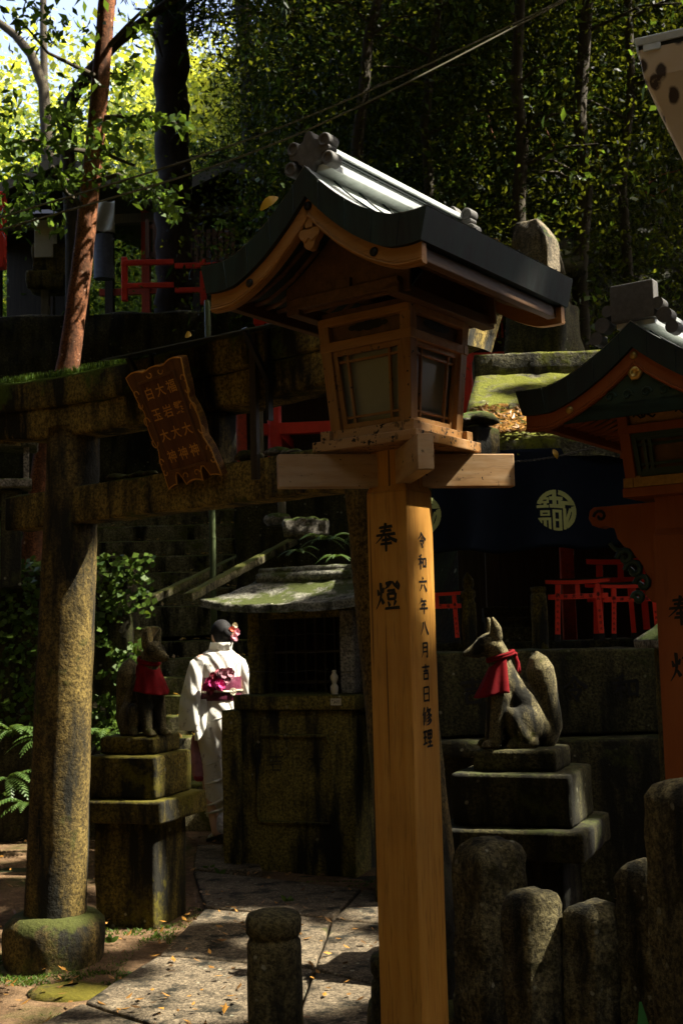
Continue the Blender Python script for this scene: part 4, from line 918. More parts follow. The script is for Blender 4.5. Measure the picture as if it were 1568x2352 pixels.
def flower(mb, c, r, rr, n=4):
    c = Vector(c)
    for lay in range(n):
        k = 5+lay
        for i in range(k):
            an = i/k*6.283+lay*.6; q = r*(.25+.75*lay/(n-1)); d = Vector((math.cos(an), -.55+.45*lay/n*-1+rr.uniform(-.2,.2), math.sin(an))).normalized()
            t = d.cross(Vector((0,1,0))).normalized(); p = c+Vector((math.cos(an),0,math.sin(an)))*q*.55+Vector((0,-r*.5*(1-lay/n),0)); w = r*.42
            mb.add([p-t*w*.5-d*w*.4, p+t*w*.5-d*w*.4, p+t*w*.9+d*w*.3, p+t*w*.3+d*w*.9+Vector((0,-w*.3,0)), p-t*w*.3+d*w*.9+Vector((0,-w*.3,0)), p-t*w*.9+d*w*.3], [(0,1,2,3,4,5)])
fr = random.Random(5)
for nm, mt, pts in (('obi_flower', 'rose', [(-.155,-.125,1.225,.062), (-.10,-.165,1.212,.060), (-.18,-.10,1.195,.040)]), ('obi_flower', 'rosedark', [(-.135,-.14,1.27,.048), (-.16,-.13,1.165,.042)])):
    m = MB()
    for x, y, z, r_ in pts: flower(m, (x, y, z), r_, fr)
    m.build(nm, M[mt], obi)
m = MB()                                       # bow of wine silk above the sash
for sx, sz, an in ((-.02,.0,.3), (.03,-.005,-.5)):
    m.tube([(-.055+sx*2+.026*math.cos(j*.6+an)*1.0, -.150-.012*math.sin(j*.3), 1.285+sz+.022*math.sin(j*.6+an)) for j in range(12)], [.012+.010*math.sin(j/11*math.pi) for j in range(12)], 8, True, .5)
blob(m, (-.05,-.175,1.285), (.02,.018,.02)); m.build('bow_knot', M['rosedark'], obi)
m = MB(); flower(m, (-.075,-.165,1.285), .062, fr, 5); flower(m, (-.02,-.172,1.29), .058, fr, 5); flower(m, (-.05,-.172,1.24), .045, fr, 4); m.build('bow', M['mauve'], obi)
for mt, pts in (('pink', [(.075,-.09,1.570,.040), (.115,-.07,1.605,.038), (.118,-.06,1.55,.022)]), ('peach', [(.062,-.09,1.625,.030)]), ('cream', [(.11,-.06,1.655,.030), (.07,-.10,1.585,.02)])):
    m = MB()
    for x, y, z, r_ in pts: flower(m, (x, y, z), r_, fr)
    m.build('hair_flower', M[mt], wm)
for s_, dy, up in ((-1,-.10,.05), (1,.02,0)):    # feet: striped tabi and sandals
    m = MB(); x0 = -.045 if s_ < 0 else .055
    capsule(m, [(x0,dy,.15+up),(x0-.005,dy+.01,.075+up),(x0-.01,dy+.06,.050+up*.6),(x0-.01,dy+.15,.042)], [.042,.040,.038,.028], .8)
    m.build('foot', M['greycloth'], wm)
    m = MB(); m.bar((x0,dy-.05,.032+up), (x0-.01,dy+.17,.020), .075, .022); m.bar((x0,dy-.02,.02+up*.9), (x0,dy+.03,.012+up*.6), .06, .03); m.tube([(x0-.038,dy+.06,.045),(x0-.01,dy+.10,.082),(x0+.025,dy+.06,.045)], .006, 6)
    m.build('sandal', M['bluecloth'] if s_ > 0 else M['iron'], wm, .004)
bg = empty('bag', (WX-.165, WY-.05, 0), R(10)); tag(bg, 'mauve cloth bag hanging beside the left hip of the white kimono', 'bag')
m = MB(); m.loft([ering(z, cx, rx, ry, 0, 24, .05, z*20) for z, cx, rx, ry in ((.50,.02,.050,.04),(.53,.02,.062,.05),(.62,.01,.060,.05),(.72,-.01,.046,.04),(.79,-.025,.022,.02),(.82,-.03,.012,.012))], True, True); m.build('bag_body', M['mauve'], bg)
m = MB(); m.loft([ering(z, .02, rx, ry, 0, 24, .03, 1) for z, rx, ry in ((.475,.035,.03),(.49,.052,.042),(.515,.058,.046),(.52,.05,.04))], True, True); m.build('bag_base', M['rosedark'], bg)
m = MB(); m.tube([(-.03,0,.81),(-.035,.01,.9),(-.03,.03,1.0)], .005, 6); m.build('cord', M['mauve'], bg)
# ------------------------------------------------------------------ small hall with a mossy roof, curtain, altar
hl = empty('moss_roofed_hall', (1.75, 8.2, 0), R(-3)); tag(hl, 'low hall with a thick mossy leaf-strewn roof behind the lanterns', 'hall')
def hroof2(u, v, dz=0):
    x = -1.02+2.6*u; y = -.95+1.55*v; xx = x*(1-.17*v)+.10*v
    return Vector((xx, y, 2.70+.80*v**1.2+.05*math.sin(u*9)*(1-v)*.4+dz))
m = MB(); m.grid(lambda u, v: hroof2(u, v), 44, 24); m.grid(lambda u, v: hroof2(u, v, -.10), 44, 24)
m.grid(lambda u, v: hroof2(u, 0, -.10*v), 44, 2); m.grid(lambda u, v: hroof2(0, u, -.10*v), 24, 2); m.grid(lambda u, v: hroof2(1, u, -.10*v), 24, 2)
m.grid(lambda u, v: (lambda p: Vector((p.x, 1.2-p.y, p.z)))(hroof2(u, v)), 44, 24)
o = m.build('roof', M['moss'], hl); rough(o, .06, .014, 8, 0, 5, 7)
m = MB(); m.box((.30, .60, 3.50), (2.15, .22, .20)); o = m.build('ridge', M['moss'], hl); rough(o, .06, .008, 7, .02, 4, 8)
m = MB(); m.box((.28, -.62, 2.58), (2.30, .10, .14)); m.box((.28,.5,2.58), (2.3,.10,.14)); m.build('beam', M['darkwood'], hl)
for x in (-.72, -.20, .50, 1.2):
    for y in (-.55,): m = MB(); m.box((x, y+.75, 1.98), (.09,.09,1.25)); m.build('post', M['red'] if x > -.5 else M['darkwood'], hl, .004)
m = MB(); m.box((.28, 1.05, 2.0), (2.4, .06, 1.3)); m.build('wall', M['darkwood'], hl)
m = MB(); m.box((.28, .25, 2.68), (2.2,1.5,.04)); m.build('ceiling', M['darkwood'], hl)
def lit_leaves(n, fn, seed, smin=.03, smax=.06):
    m = MB(); r_ = random.Random(seed)
    for i in range(n):
        p, nn = fn(r_); a = r_.uniform(0, 6.28); s = r_.uniform(smin, smax); nn = (Vector(nn)+Vector((r_.gauss(0,.25), r_.gauss(0,.25), 0))).normalized()
        t = nn.cross(Vector((math.cos(a), math.sin(a), .1))).normalized(); b = nn.cross(t); p = Vector(p)+nn*.006; c = r_.uniform(.05,.35)*s
        m.add([p-t*s*.5, p+b*s*.22+nn*c*.3, p+t*s*.5+nn*c, p-b*s*.22+nn*c*.3], [(0,1,2,3)])
    return m
def onroof(r_):
    u, v = r_.uniform(.02,.75), r_.uniform(.0,.55)**1.3; p = hroof2(u, v, .045); return p, (0,-.45,.9)
o = lit_leaves(2600, onroof, 21, .035, .085).build('leaf_litter', M['litter'], hl); o['kind'] = 'stuff'
# navy curtain with round crests
cu = empty('shrine_curtain', (.55, 7.28, 0), 0); tag(cu, 'dark navy shrine curtain with two round pale crests hanging under the mossy eaves', 'curtain')
def cur(u, v, off=0.0):
    x = 1.75*u; zt = 2.66; zb_ = 2.035+.05*u*u+.012*math.sin(u*20); sag = .05*math.sin(u*math.pi)*0
    return Vector((x, .045*math.sin(u*23+.8*v+2*math.sin(u*5))*(.25+.75*v)-.02*v+off, zt+(zb_-zt)*v-sag))
m = MB(); m.grid(lambda u, v: cur(u, v), 120, 24); c_ = m.build('cloth', M['navy'], cu); sd = c_.modifiers.new('thickness', 'SOLIDIFY'); sd.thickness = .004
def crest_mask(x, y):           # x right, y down, unit circle: a round seal of straight bars
    r_ = math.hypot(x, y); an = math.degrees(math.atan2(-y, x))
    if r_ > 1: return False
    def B(x0, x1, y0, y1): return x0 <= x <= x1 and y0 <= y <= y1
    def O(x0, x1, y0, y1, w): return B(x0,x1,y0,y1) and not B(x0+w,x1-w,y0+w,y1-w)
    if r_ > .80 and (101 < an < 160): return True
    if r_ > .78 and (28 < an < 82): return True
    if r_ > .78 and (-58 < an < 16): return True
    if B(-.17,.03,-1,-.28) or B(-.33,.33,-.66,-.50) or B(-.33,.45,-.28,-.12) or B(-.12,.0,-.5,-.28) or B(.12,.26,-.5,-.28): return True
    if B(.26,.95,-.46,-.30) : return True
    if O(-.76,-.36,-.62,-.34,.11) or B(-.95,-.38,-.24,-.10) or B(-.62,-.46,-.34,-.10): return True
    if O(-.80,-.34,.02,.30,.11) or B(-.96,-.30,.38,.50) or B(-.66,-.52,.5,.9) or B(-.84,-.74,.5,.8) or B(-.42,-.30,.5,.95): return True
    if O(-.20,.26,-.02,1.0,.14) or B(-.2,.26,.42,.54): return True
    if B(.34,.48,-.12,.9): return True
    if abs(x-(.72-.36*max(0,(y+.1)))) < .08 and -.14 < y < .75: return True
    return False
for k, (px, py) in enumerate(((1277,1174),(966,1182))):
    c = at(px, py, 7.25); m = MB(); n = 90; rr = .126
    for i in range(n):
        for j in range(n):
            if crest_mask((i+.5)/n*2-1, (j+.5)/n*2-1):
                vs = []
                for di, dj in ((0,1),(1,1),(1,0),(0,0)):
                    X = c.x+rr*((i+di)/n*2-1)-.55; Z = c.z-rr*((j+dj)/n*2-1); u = X/1.75; v = (2.66-Z)/(2.66-2.035-.05*u*u); vs.append(cur(u, v, -.0065))
                m.add(vs, [(0,1,2,3)])
    m.build('crest', M['crest'], c_)
m = MB(); A, B_ = at(1105,1062,7.2), at(1470,985,7.1)
for ph in (0, math.pi): m.tube([A.lerp(B_, i/120)+Vector((0, .004*math.cos(i*.9+ph), .004*math.sin(i*.9+ph)-.06*math.sin(math.pi*i/120))) for i in range(121)], .0035, 5)
tag(m.build('twisted_cord', M['wire']), 'thin twisted cord strung in front of the navy curtain', 'cord')
alt = empty('stone_altar', (1.45, 7.2, 0), R(-2)); tag(alt, 'dark mossy stone altar terrace behind the right fox', 'altar')
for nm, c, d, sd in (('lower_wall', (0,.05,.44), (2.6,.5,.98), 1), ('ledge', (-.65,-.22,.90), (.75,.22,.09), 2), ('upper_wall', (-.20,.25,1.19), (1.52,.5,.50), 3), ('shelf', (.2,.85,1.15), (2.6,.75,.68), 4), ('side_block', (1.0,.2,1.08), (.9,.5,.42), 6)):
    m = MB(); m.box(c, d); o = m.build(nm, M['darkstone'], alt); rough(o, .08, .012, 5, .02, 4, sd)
m = MB(); 
for k, ch in enumerate('吉大令和'): strokes(m, ch, lambda x, y: Vector((-.70+.30*k+x, -.014, 1.21+y)), .16, 1.1)
m.build('carving', M['black'], alt)
m = MB()
for k in range(3): m.box((-.34, .62+.16*k, 1.53+.07*k), (.42,.16,.10))
o = m.build('step', M['darkstone'], alt); rough(o, .06, .006, 6, .01)
def gpost(px, pb, Y, w, h, gi, label, sd):
    p = at(px, pb, Y); m = MB()
    if gi: m.lathe([(w*.98,0),(w,.5*h),(w,.62*h),(w*.8,.64*h),(w*.8,.68*h),(w*1.05,.70*h),(w*1.05,.76*h),(w*.6,.79*h),(w*.85,.84*h),(w*.75,.91*h),(w*.3,.97*h),(w*.06,h)], 20)
    else: m.lathe([(w*1.02,0),(w,.5*h),(w*.98,.86*h),(w*.86,.88*h),(w*.86,.91*h),(w*.97,.93*h),(w*.95,.99*h),(w*.4,h)], 14)
    o = m.build('stone_post', M['pedestal']); rough(o, .03, .005, 9, 0, 3, sd); o.location = (p.x, Y, 1.43); tag(o, label, 'stone post', 'short stone posts on the altar')
gpost(1241,1490,7.50,.052,.40,False,'short round stone post with a grooved top left of the small red torii',1)
gpost(1079,1490,7.55,.046,.50,True,'short stone post with an onion-shaped finial left of the altar steps',2)
def mini(px, pb, Y, w, h, rz, label, lean=.06, txt=True, mt='redbright'):
    p = at(px, pb, Y); T = empty('miniature_torii', (p.x, Y, 1.492), rz); tag(T, label, 'miniature torii', 'small red votive toriis on the altar')
    wc = .032*h/.4
    for s_ in (-1, 1):
        m = MB(); m.bar((s_*w*.36, 0, 0), (s_*w*.32, 0, h*.90), wc, wc*.8, up=(0,1,0)); c_ = m.build('pillar', M[mt], T, .002)
        m = MB(); m.bar((s_*w*.361, 0, -.004), (s_*w*.358, 0, h*.10), wc*1.08, wc*.9, up=(0,1,0)); m.build('foot', M['black'], c_)
        if txt:
            m = MB(); seq = '奉令和七年吉日大' if s_ > 0 else '納令和六年八月吉'
            for i, ch in enumerate(seq):
                if ch in BR:
                    z = h*(.84-.095*i) if i else h*.72; strokes(m, ch, lambda x, y: Vector((s_*w*(.36-.04*z/(h*.9))+x, -wc*.4-.0015, z+y)), wc*(.9 if i == 0 else .62), 1.1)
            m.build('lettering', M['black'], c_)
    m = MB(); m.box((0,0,h*.70), (w*.98, wc*.6, wc*1.05)); tb = m.build('tie_beam', M[mt], T, .002)
    if txt:
        m = MB()
        for i, ch in enumerate('神大繁福'): put_text(m, ch, lambda x, y: Vector((w*(-.20+.135*i)+x, -wc*.3-.002, h*.70+y)), wc*.85)
        m.build('lettering', M['black'], tb)
    m = MB(); n = 16
    m.loft([[Vector((w*(-.52+1.04*i/n), y*wc*.6, h*.90+wc*.25*abs(2*i/n-1)**2+z*wc*.75)) for y, z in ((-1,0),(1,0),(1,1),(-1,1))] for i in range(n+1)], True, False); tp = m.build('top_beam', M[mt], T)
    m = MB(); m.loft([[Vector((w*(-.54+1.08*i/n), y*wc*.7, h*.90+wc*.76+wc*.25*abs(2*i/n-1)**2+z*wc*.35)) for y, z in ((-1,0),(1,0),(1,1),(-1,1))] for i in range(n+1)], True, False); m.build('cap', M['black'], tp)
    m = MB(); m.box((0,0,h*.80), (wc*.9, wc*.5, h*.19)); m.build('centre_strut', M[mt], T)
    return T
mini(1331,1463,7.50,.375,.385,R(-14),'small red torii farthest left of the cluster beside the grooved stone post')
mini(1460,1463,7.42,.365,.345,R(-14),'small red torii in front whose right leg nears the vermilion lantern bracket')
mini(1412,1463,7.66,.33,.36,R(-8),'small red torii wedged behind between the two front ones', txt=False)
mini(1432,1463,7.95,.42,.54,R(-14),'larger red torii rising at the back of the cluster with a black cap', txt=False)
mini(1006,1463,7.60,.34,.33,R(-12),'small red torii alone to the left of the altar steps, beside the wooden post')
# stone lantern-like post with a pyramid cap at the right
T = empty('capped_stone_post', (1.66, 6.0, 0), R(10)); tag(T, 'square stone post with a pale pyramid cap behind the vermilion lantern post', 'stone post')
m = MB(); m.frustum([Vector((x*.105, y*.105, -.05)) for x, y in ((-1,-1),(1,-1),(1,1),(-1,1))], [Vector((x*.10, y*.10, 1.46)) for x, y in ((-1,-1),(1,-1),(1,1),(-1,1))]); o = m.build('shaft', M['pedestal'], T); rough(o, .05, .006, 6, .012)
m = MB(); rg = [[Vector((x*w_, y*w_, z)) for x, y in ((-1,-1),(1,-1),(1,1),(-1,1))] for w_, z in ((.17,1.455),(.175,1.495),(.10,1.555),(.05,1.62),(.03,1.65))]; m.loft(rg, True, False); o = m.build('cap', M['grey'], T); rough(o, .04, .004, 8, .006)
m = MB()
for z in (1.22, 1.02): m.tube([(-.12,-.11,z),(0,-.112,z+.003),(.12,-.11,z-.002)], .003, 5)
m.build('string', M['crest'], T)
# inscribed rough stele
p = at(1226, 505, 10.3); T = empty('stone_stele', (p.x, 10.3, 0), R(-34)); tag(T, 'tall rough stone stele with a pointed sunlit top behind the lantern roof', 'stele')
m = MB(); zt = p.z; b = [(-.17,-.13),(.17,-.13),(.17,.13),(-.17,.13)]
m.loft([[Vector((x*f*1.0+o_, y*f, z)) for x, y in b] for f, z, o_ in ((1.05,4.3,0),(1.02,zt-.5,0),(.98,zt-.20,0),(.60,zt-.02,-.04),(.34,zt+.0,-.06))], True, False); o = m.build('slab', stone('stele_stone', (.16,.125,.075), (.34,.28,.18), moss_amt=.25, dark_amt=.2, topmoss=.2, bmp=1.2), T); rough(o, .05, .014, 9, .012, 4, 2)
m = MB(); m.box((.05,0,2.95), (.52,.5,2.9)); o = m.build('rock_base', M['darkstone'], T); rough(o, .1, .06, 3, .06, 4, 5)
# rusty pale lamp head on a pole at the upper right
T = empty('street_lamp', (1.085, 3.4, 0), R(-24)); tag(T, 'rusty cream-painted metal lamp head at the top right corner', 'lamp')
def rustmat():
    m, t, b = newmat('peeling_paint'); v = coord(t); n = noi(t, v, 18, 5, .5); n2 = noi(t, v, 3, 3)
    vo = N(t, 'ShaderNodeTexVoronoi'); vo.inputs['Scale'].default_value = 17; t.links.new(coord(t, (1,1,.6)), vo.inputs['Vector'])
    f = ramp(t, mth(t, 'ADD', vo.outputs['Distance'], mth(t, 'MULTIPLY', n, .35)), .44, .52, (1,1,1,1), (0,0,0,1))
    col = mix(t, ramp(t, n2, .35, .65), (.46,.33,.18,1), (.60,.50,.36,1)); col = mix(t, mth(t, 'MULTIPLY', f, ramp(t, n, .38, .5)), col, (.030,.014,.006,1))
    t.links.new(col, b.inputs['Base Color']); b.inputs['Roughness'].default_value = .5; bump(t, b, n, .3, .006); return m
def sq(w, z): return [Vector((x*w, y*w, z)) for x, y in ((-1,-1),(1,-1),(1,1),(-1,1))]
m = MB(); m.loft([sq(.030, 2.84), sq(.140, 3.13), sq(.150, 3.21)], True, False); m.build('shade', rustmat(), T, .008)
m = MB(); m.loft([sq(.155, 3.223), sq(.159, 3.245), sq(.05, 3.29)], True, False)
m.build('cap', M['coppertop'], T, .004)
m = MB(); m.box((0,0,3.216), (.296,.296,.014)); m.build('gap_strip', M['iron'], T)
m = MB()
for x in (-.11, .02, .13): m.box((x,-.151,3.213), (.05,.006,.022)); m.box((-.151,-x,3.213), (.006,.05,.022))
m.build('clip', M['coppertop'], T, .002)
m = MB(); m.tube([(0.02,0,0),(0.02,0,2.84)], .030, 14); m.tube([(0.02,0,3.25),(0.02,0,5.2)], .035, 14); m.build('pole', M['bamboo'], T)
# ------------------------------------------------------------------ vermilion hall and platform higher up
T = empty('vermilion_hall', (.35, 12.7, 0), R(-6)); tag(T, 'vermilion shrine hall on a stone platform behind the torii', 'hall')
m = MB(); m.box((.28,.4,2.30), (3.4,1.7,1.95)); o = m.build('platform', M['darkstone'], T); rough(o, .14, .03, 3, .03, 4, 3)
for x in (-1.02, -.35, .35, 1.02, 1.55):
    for y in (-.2, 1.0): m = MB(); m.tube([(x,y,3.25),(x,y,5.0)], .075, 16); m.build('post', M['redbright'] if y < 0 else M['red'], T)
m = MB()
for z in (3.75, 4.40, 4.95): m.box((.28,-.2,z), (3.0,.10,.12)); m.box((-1.02,.4,z), (.10,1.2,.12)); m.box((1.02,.4,z), (.10,1.2,.12))
m.build('beam', M['redbright'], T, .006)
m = MB(); m.box((.27,.9,4.1), (2.8,.06,1.7)); m.build('wall', M['darkwood'], T)
m = MB()
for i in range(14): m.bar((.80+.055*i,-.2,4.62), (.80+.055*i,-.2,4.90), .022, .02)
m.build('lattice', M['red'], T)
m = MB(); m.grid(lambda u, v: Vector((-1.30+3.5*u, -.95+1.35*v, 5.02+.85*v+.10*abs(2*u-1)**3*(1-v))), 20, 8); m.grid(lambda u, v: Vector((-1.30+3.5*u, 1.75-1.35*v, 5.02+.85*v)), 20, 8); rf = m.build('roof', M['darkstone'], T); sd = rf.modifiers.new('thickness', 'SOLIDIFY'); sd.thickness = .10
p = at(648, 1186, 11.95); m = MB(); m.tube([(0,0,0),(-.01,0,.42)], .040, 10); o = m.build('stub_post', M['greywood']); o.location = p; tag(o, 'short grey post standing on the pale rounded stone by the hall platform', 'post')
p = at(636, 1192, 11.95); m = MB(); m.lathe([(.10,-.07),(.135,-.03),(.14,.0),(.12,.04),(.05,.06)], 20); o = m.build('foot_stone', M['grey']); rough(o, .05, .012, 5, 0, 3, 2); o.location = p; tag(o, 'pale rounded foot stone under the short grey post by the hall platform', 'stone')
m = MB(); m.box((0,0,0), (.42,.25,.17)); o = m.build('rubble_stone', M['grey']); rough(o, .04, .05, 6, .03, 4, 4); o.location = at(703, 1212, 11.7); tag(o, 'rough broken stone catching sunlight at the platform edge', 'stone')
p0, p1 = at(489,1275,11.4), at(476,690,11.4); m = MB(); m.tube([Vector((p0.x,11.4,hz(p0.x,11.4)-.1))]+[Vector((p0.x,11.4,p0.z)).lerp(p1, i/8) for i in range(9)], .030, 12)
for i in range(6): q = p0.lerp(p1, (i+.4)/6); m.tube([q-Vector((0,0,.006)), q+Vector((0,0,.006))], .034, 12)
tag(m.build('bamboo_pole', M['bamboo']), 'thin green bamboo pole standing beside the stairs', 'pole')
p = at(594,980,12.2); T = empty('weathered_post', (p.x, 12.2, 3.22), R(20)); tag(T, 'weathered grey round post between the plaque and the red pillars', 'post'); m = MB(); m.tube([(0,0,0),(0,0,1.0)], .050, 14); m.build('shaft', M['greywood'], T); m = MB(); m.lathe([(.05,0),(.055,.02),(.05,.04)], 14, (0,0,1.0)); m.build('cap', M['iron'], T)
p = at(553,980,12.25); m = MB(); m.box((0,0,.55), (.10,.10,1.1)); o = m.build('red_post', M['red'], None, .006); o.location = (p.x, 12.25, 3.22); o.rotation_euler = (0,0,R(20)); tag(o, 'narrow dark red post just right of the carved plaque', 'post')
# ------------------------------------------------------------------ upper shrine on the terrace, left
T = empty('upper_shrine', (-3.3, 18.0, 5.55), R(-4)); tag(T, 'dark timber shrine with low gabled roofs on the terrace at upper left', 'shrine')
def gable(par, x0, ye, xc, yc, z_ap, z_e, half_w, y0, y1, name='roof'):
    m = MB()
    for sg in (-1, 1):
        m.grid(lambda u, v: Vector((xc+sg*half_w*u, y0+(y1-y0)*v, z_ap-(z_ap-z_e)*u**.9)), 10, 4, False)
    r_ = m.build(name, M['darkwood'], par); sd = r_.modifiers.new('thickness', 'SOLIDIFY'); sd.thickness = .16; sd.offset = -1
    m = MB()
    for sg in (-1, 1): m.bar((xc, y0-.03, z_ap-.13), (xc+sg*half_w, y0-.03, z_e-.13), .05, .14)
    m.build('verge_board', M['greywood'], r_)
gable(T, 0,0, -.55, 0, 3.05, 2.35, 1.55, -1.3, 2.0); gable(T, 0,0, 1.85, 0, 3.0, 2.5, 1.1, -.9, 2.0, 'side_roof')
for x in (-1.7, -.9, .0, .55, 1.3, 2.3):
    m = MB(); m.box((x, -.6, 1.25), (.12,.12,2.5)); m.build('post', M['darkwood'] if x not in (.55,) else M['red'], T)
m = MB(); m.box((-.3,-.6,2.25), (3.4,.12,.14)); m.box((1.6,-.6,2.3), (2.2,.12,.12)); m.build('beam', M['greywood'], T)
m = MB(); m.box((-1.25,.4,1.15), (1.3,.1,2.3)); m.build('wall', M['darkwood'], T); m = MB(); m.box((1.9,.5,1.2), (1.4,.1,2.4)); m.build('wall', M['darkwood'], T)
m = MB(); m.box((.35,-.6,1.15), (1.0,.06,.10)); m.build('red_rail', M['red'], T)
for k, (px, py, w, h_, lb) in enumerate(((128,605,.52,.42,'upper mossy square stone block beside the slim reddish trunk'),(122,650,.60,.24,'lower broad mossy stone block on the terrace edge at the left'))):
    p = at(px, py, 15.3); m = MB(); m.box((0,0,0), (w,.4,h_)); o = m.build('stone_block', M['pedestal']); rough(o, .08, .02, 5, .03, 4, k); o.location = (p.x, 15.3, p.z); tag(o, lb, 'stone block', 'stone blocks on the terrace')
p = at(105,520,15.2); T = empty('pale_lantern', (p.x, 15.2, 5.5), 0); tag(T, 'pale weathered lantern post on the terrace at the far left', 'lantern')
m = MB(); m.box((0,0,.5), (.10,.10,1.0)); m.build('post', M['greywood'], T); m = MB(); m.box((0,0,1.25), (.24,.24,.5)); m.build('box', M['whitecloth'], T, .01); m = MB(); m.loft([sq(.22,1.5), sq(.24,1.54), sq(.05,1.66)], True, False); m.build('roof', M['darkwood'], T)
a, b2 = at(210,461,15.9), at(264,534,15.9); m = MB(); m.grid(lambda u, v: Vector((a.x+(b2.x-a.x)*u, 15.9+.03*math.sin(u*9+v*4), a.z+(b2.z-a.z)*v-.03*math.sin(u*3.1)*(1-v)*.6+.05*(1-u)*v)), 16, 16); o = m.build('white_cloth', M['whitecloth']); sd = o.modifiers.new('thickness', 'SOLIDIFY'); sd.thickness = .006; tag(o, 'square off-white cloth hanging on the upper shrine beside the slim trunk', 'cloth')
a, b2 = at(214,536,16.0), at(262,640,16.0); m = MB(); m.loft([ering(z, (a.x+b2.x)/2, rx, .10, 16.0, 20, .06, z*9) for z, rx in ((b2.z,.14),((a.z+b2.z)/2,.13),(a.z-.03,.14))], True, True); tag(m.build('hanging_coat', M['bluecloth']), 'dull blue-grey cloth bundle hanging below the white cloth', 'cloth')
def lattice(x0, x1, y0, y1, Y, n, label):
    A, B_ = at(x0, y0, Y), at(x1, y1, Y); T = empty('lattice_fence', (A.x, Y, B_.z)); tag(T, label, 'fence', 'brown lattice fences of the upper shrine'); H = A.z-B_.z; w = B_.x-A.x
    m = MB()
    for i in range(n): m.box((w*i/(n-1), 0, H/2), (.055,.04,H))
    m.build('slat', M['fencewood'], T); m = MB(); m.box((w/2,.03,H*.12), (w+.06,.03,.07)); m.box((w/2,.03,H*.85), (w+.06,.03,.06)); m.build('rail', M['fencewood'], T)
lattice(338,392,505,592,16.2,4,'short brown lattice fence left of the big dark cedar trunk')
lattice(436,536,527,600,16.0,8,'longer brown lattice fence right of the big dark cedar trunk')
def railing(xs, yt, yb, Y, label, posts):
    A, B_ = at(xs[0], yt, Y), at(xs[-1], yb, Y); T = empty('red_railing', (A.x, Y, B_.z-.12)); tag(T, label, 'railing', 'vermilion railings at the terrace edge'); H = A.z-B_.z+.12; w = B_.x-A.x
    for x in posts: m = MB(); m.box((at(x, yt, Y).x-A.x, 0, H/2), (.075,.075,H+.06)); m.build('post', M['redbright'], T, .01)
    for z in (H-.05, .16): m = MB(); m.box((w/2,-.02,z), (w,.05,.065)); m.build('rail', M['redbright'], T, .006)
railing((282,400),596,662,14.93,'red railing left of the cedar trunk in front of the upper shrine', (286,))
railing((402,520),603,672,14.93,'red railing right of the cedar trunk, partly behind the lantern roof', (466,))
p = at(-2,530,15); m = MB(); m.box((0,0,0), (.16,.16,1.0)); o = m.build('red_post', M['redbright'], None, .01); o.location = (p.x, 15, p.z); tag(o, 'bright red post at the far left edge of the terrace', 'post')
# stone lantern at far left
p = at(18, 1110, 9.5); T = empty('stone_lantern', (p.x, 9.6, 2.05), R(15)); tag(T, 'small grey stone lantern at the left edge below the torii lintel', 'stone lantern')
zb = p.z-2.05
m = MB(); m.box((0,0,zb/2-.05), (.16,.16,zb)); m.build('shaft', M['darkstone'], T, .01); m = MB(); m.box((0,0,zb+.0), (.32,.32,.07)); m.build('base', M['grey'], T, .012)
for sx in (-1, 1):
    for sy in (-1, 1): m = MB(); m.box((sx*.115, sy*.115, zb+.16), (.045,.045,.26)); m.build('corner_post', M['grey'], T, .006)
m = MB(); m.loft([sq(.20,zb+.29), sq(.215,zb+.32), sq(.12,zb+.38), sq(.04,zb+.44)], True, False); o = m.build('roof', M['mossroof'], T); rough(o, .05, .008, 6, .01)
# cables
for k, (pts, lb) in enumerate((([(-420,628,8.4),(0,500,8.7),(650,290,9.2),(1290,0,9.8),(1700,-230,10.3)], 'upper overhead cable of the two crossing the forest'), ([(-420,640,8.2),(0,528,8.5),(650,322,9.0),(1290,5,9.6),(1700,-215,10.1)], 'lower overhead cable of the two crossing the forest'))):
    P_ = [at(*q) for q in pts]; q = []
    for i in range(len(P_)-1):
        a_, b_, c2, d_ = P_[max(i-1,0)], P_[i], P_[i+1], P_[min(i+2, len(P_)-1)]
        for s_ in range(12): u = s_/12; q.append(.5*((2*b_)+(c2-a_)*u+(2*a_-5*b_+4*c2-d_)*u*u+(3*b_-a_-3*c2+d_)*u*u*u))
    q.append(P_[-1]); m = MB(); m.tube(q, .0065, 6); m.tube([v+Vector((0,0,.007)) for v in q], .0035, 5); tag(m.build('overhead_cable', M['cable']), lb, 'cable', 'overhead cables')
# ------------------------------------------------------------------ foliage
RS = np.random.RandomState(5)
def leaf_mesh(name, P, size, mat, parent=None, asp=.5, nrm=None, jit=1.0, droop=0.0, dirs=None, svar=.4):
    "one small folded blade per point of P (n x 3)"
    n = len(P); s = size*(1+svar*(RS.rand(n)-.5)*2)
    nn = RS.randn(n, 3)*jit
    if nrm is not None: nn += np.asarray(nrm)
    else: nn[:, 2] += .6
    nn /= np.linalg.norm(nn, axis=1)[:, None]+1e-9
    d = RS.randn(n, 3) if dirs is None else np.asarray(dirs)+RS.randn(n, 3)*.35; d[:, 2] -= droop
    d -= nn*np.sum(d*nn, 1)[:, None]; d /= np.linalg.norm(d, axis=1)[:, None]+1e-9; b = np.cross(nn, d)
    s = s[:, None]
    V = np.stack([P-d*s*.5, P-d*s*.05+b*s*asp*.5+nn*s*.06, P+d*s*.5-nn*s*.08, P-d*s*.05-b*s*asp*.5+nn*s*.06], 1).reshape(-1, 3)
    me = bpy.data.meshes.new(name); me.vertices.add(4*n); me.vertices.foreach_set('co', V.astype(np.float32).ravel())
    me.loops.add(4*n); me.loops.foreach_set('vertex_index', np.arange(4*n, dtype=np.int32)); me.polygons.add(n)
    me.polygons.foreach_set('loop_start', np.arange(0, 4*n, 4, dtype=np.int32)); me.update(calc_edges=True); me.validate()
    return link(name, me, mat, parent)
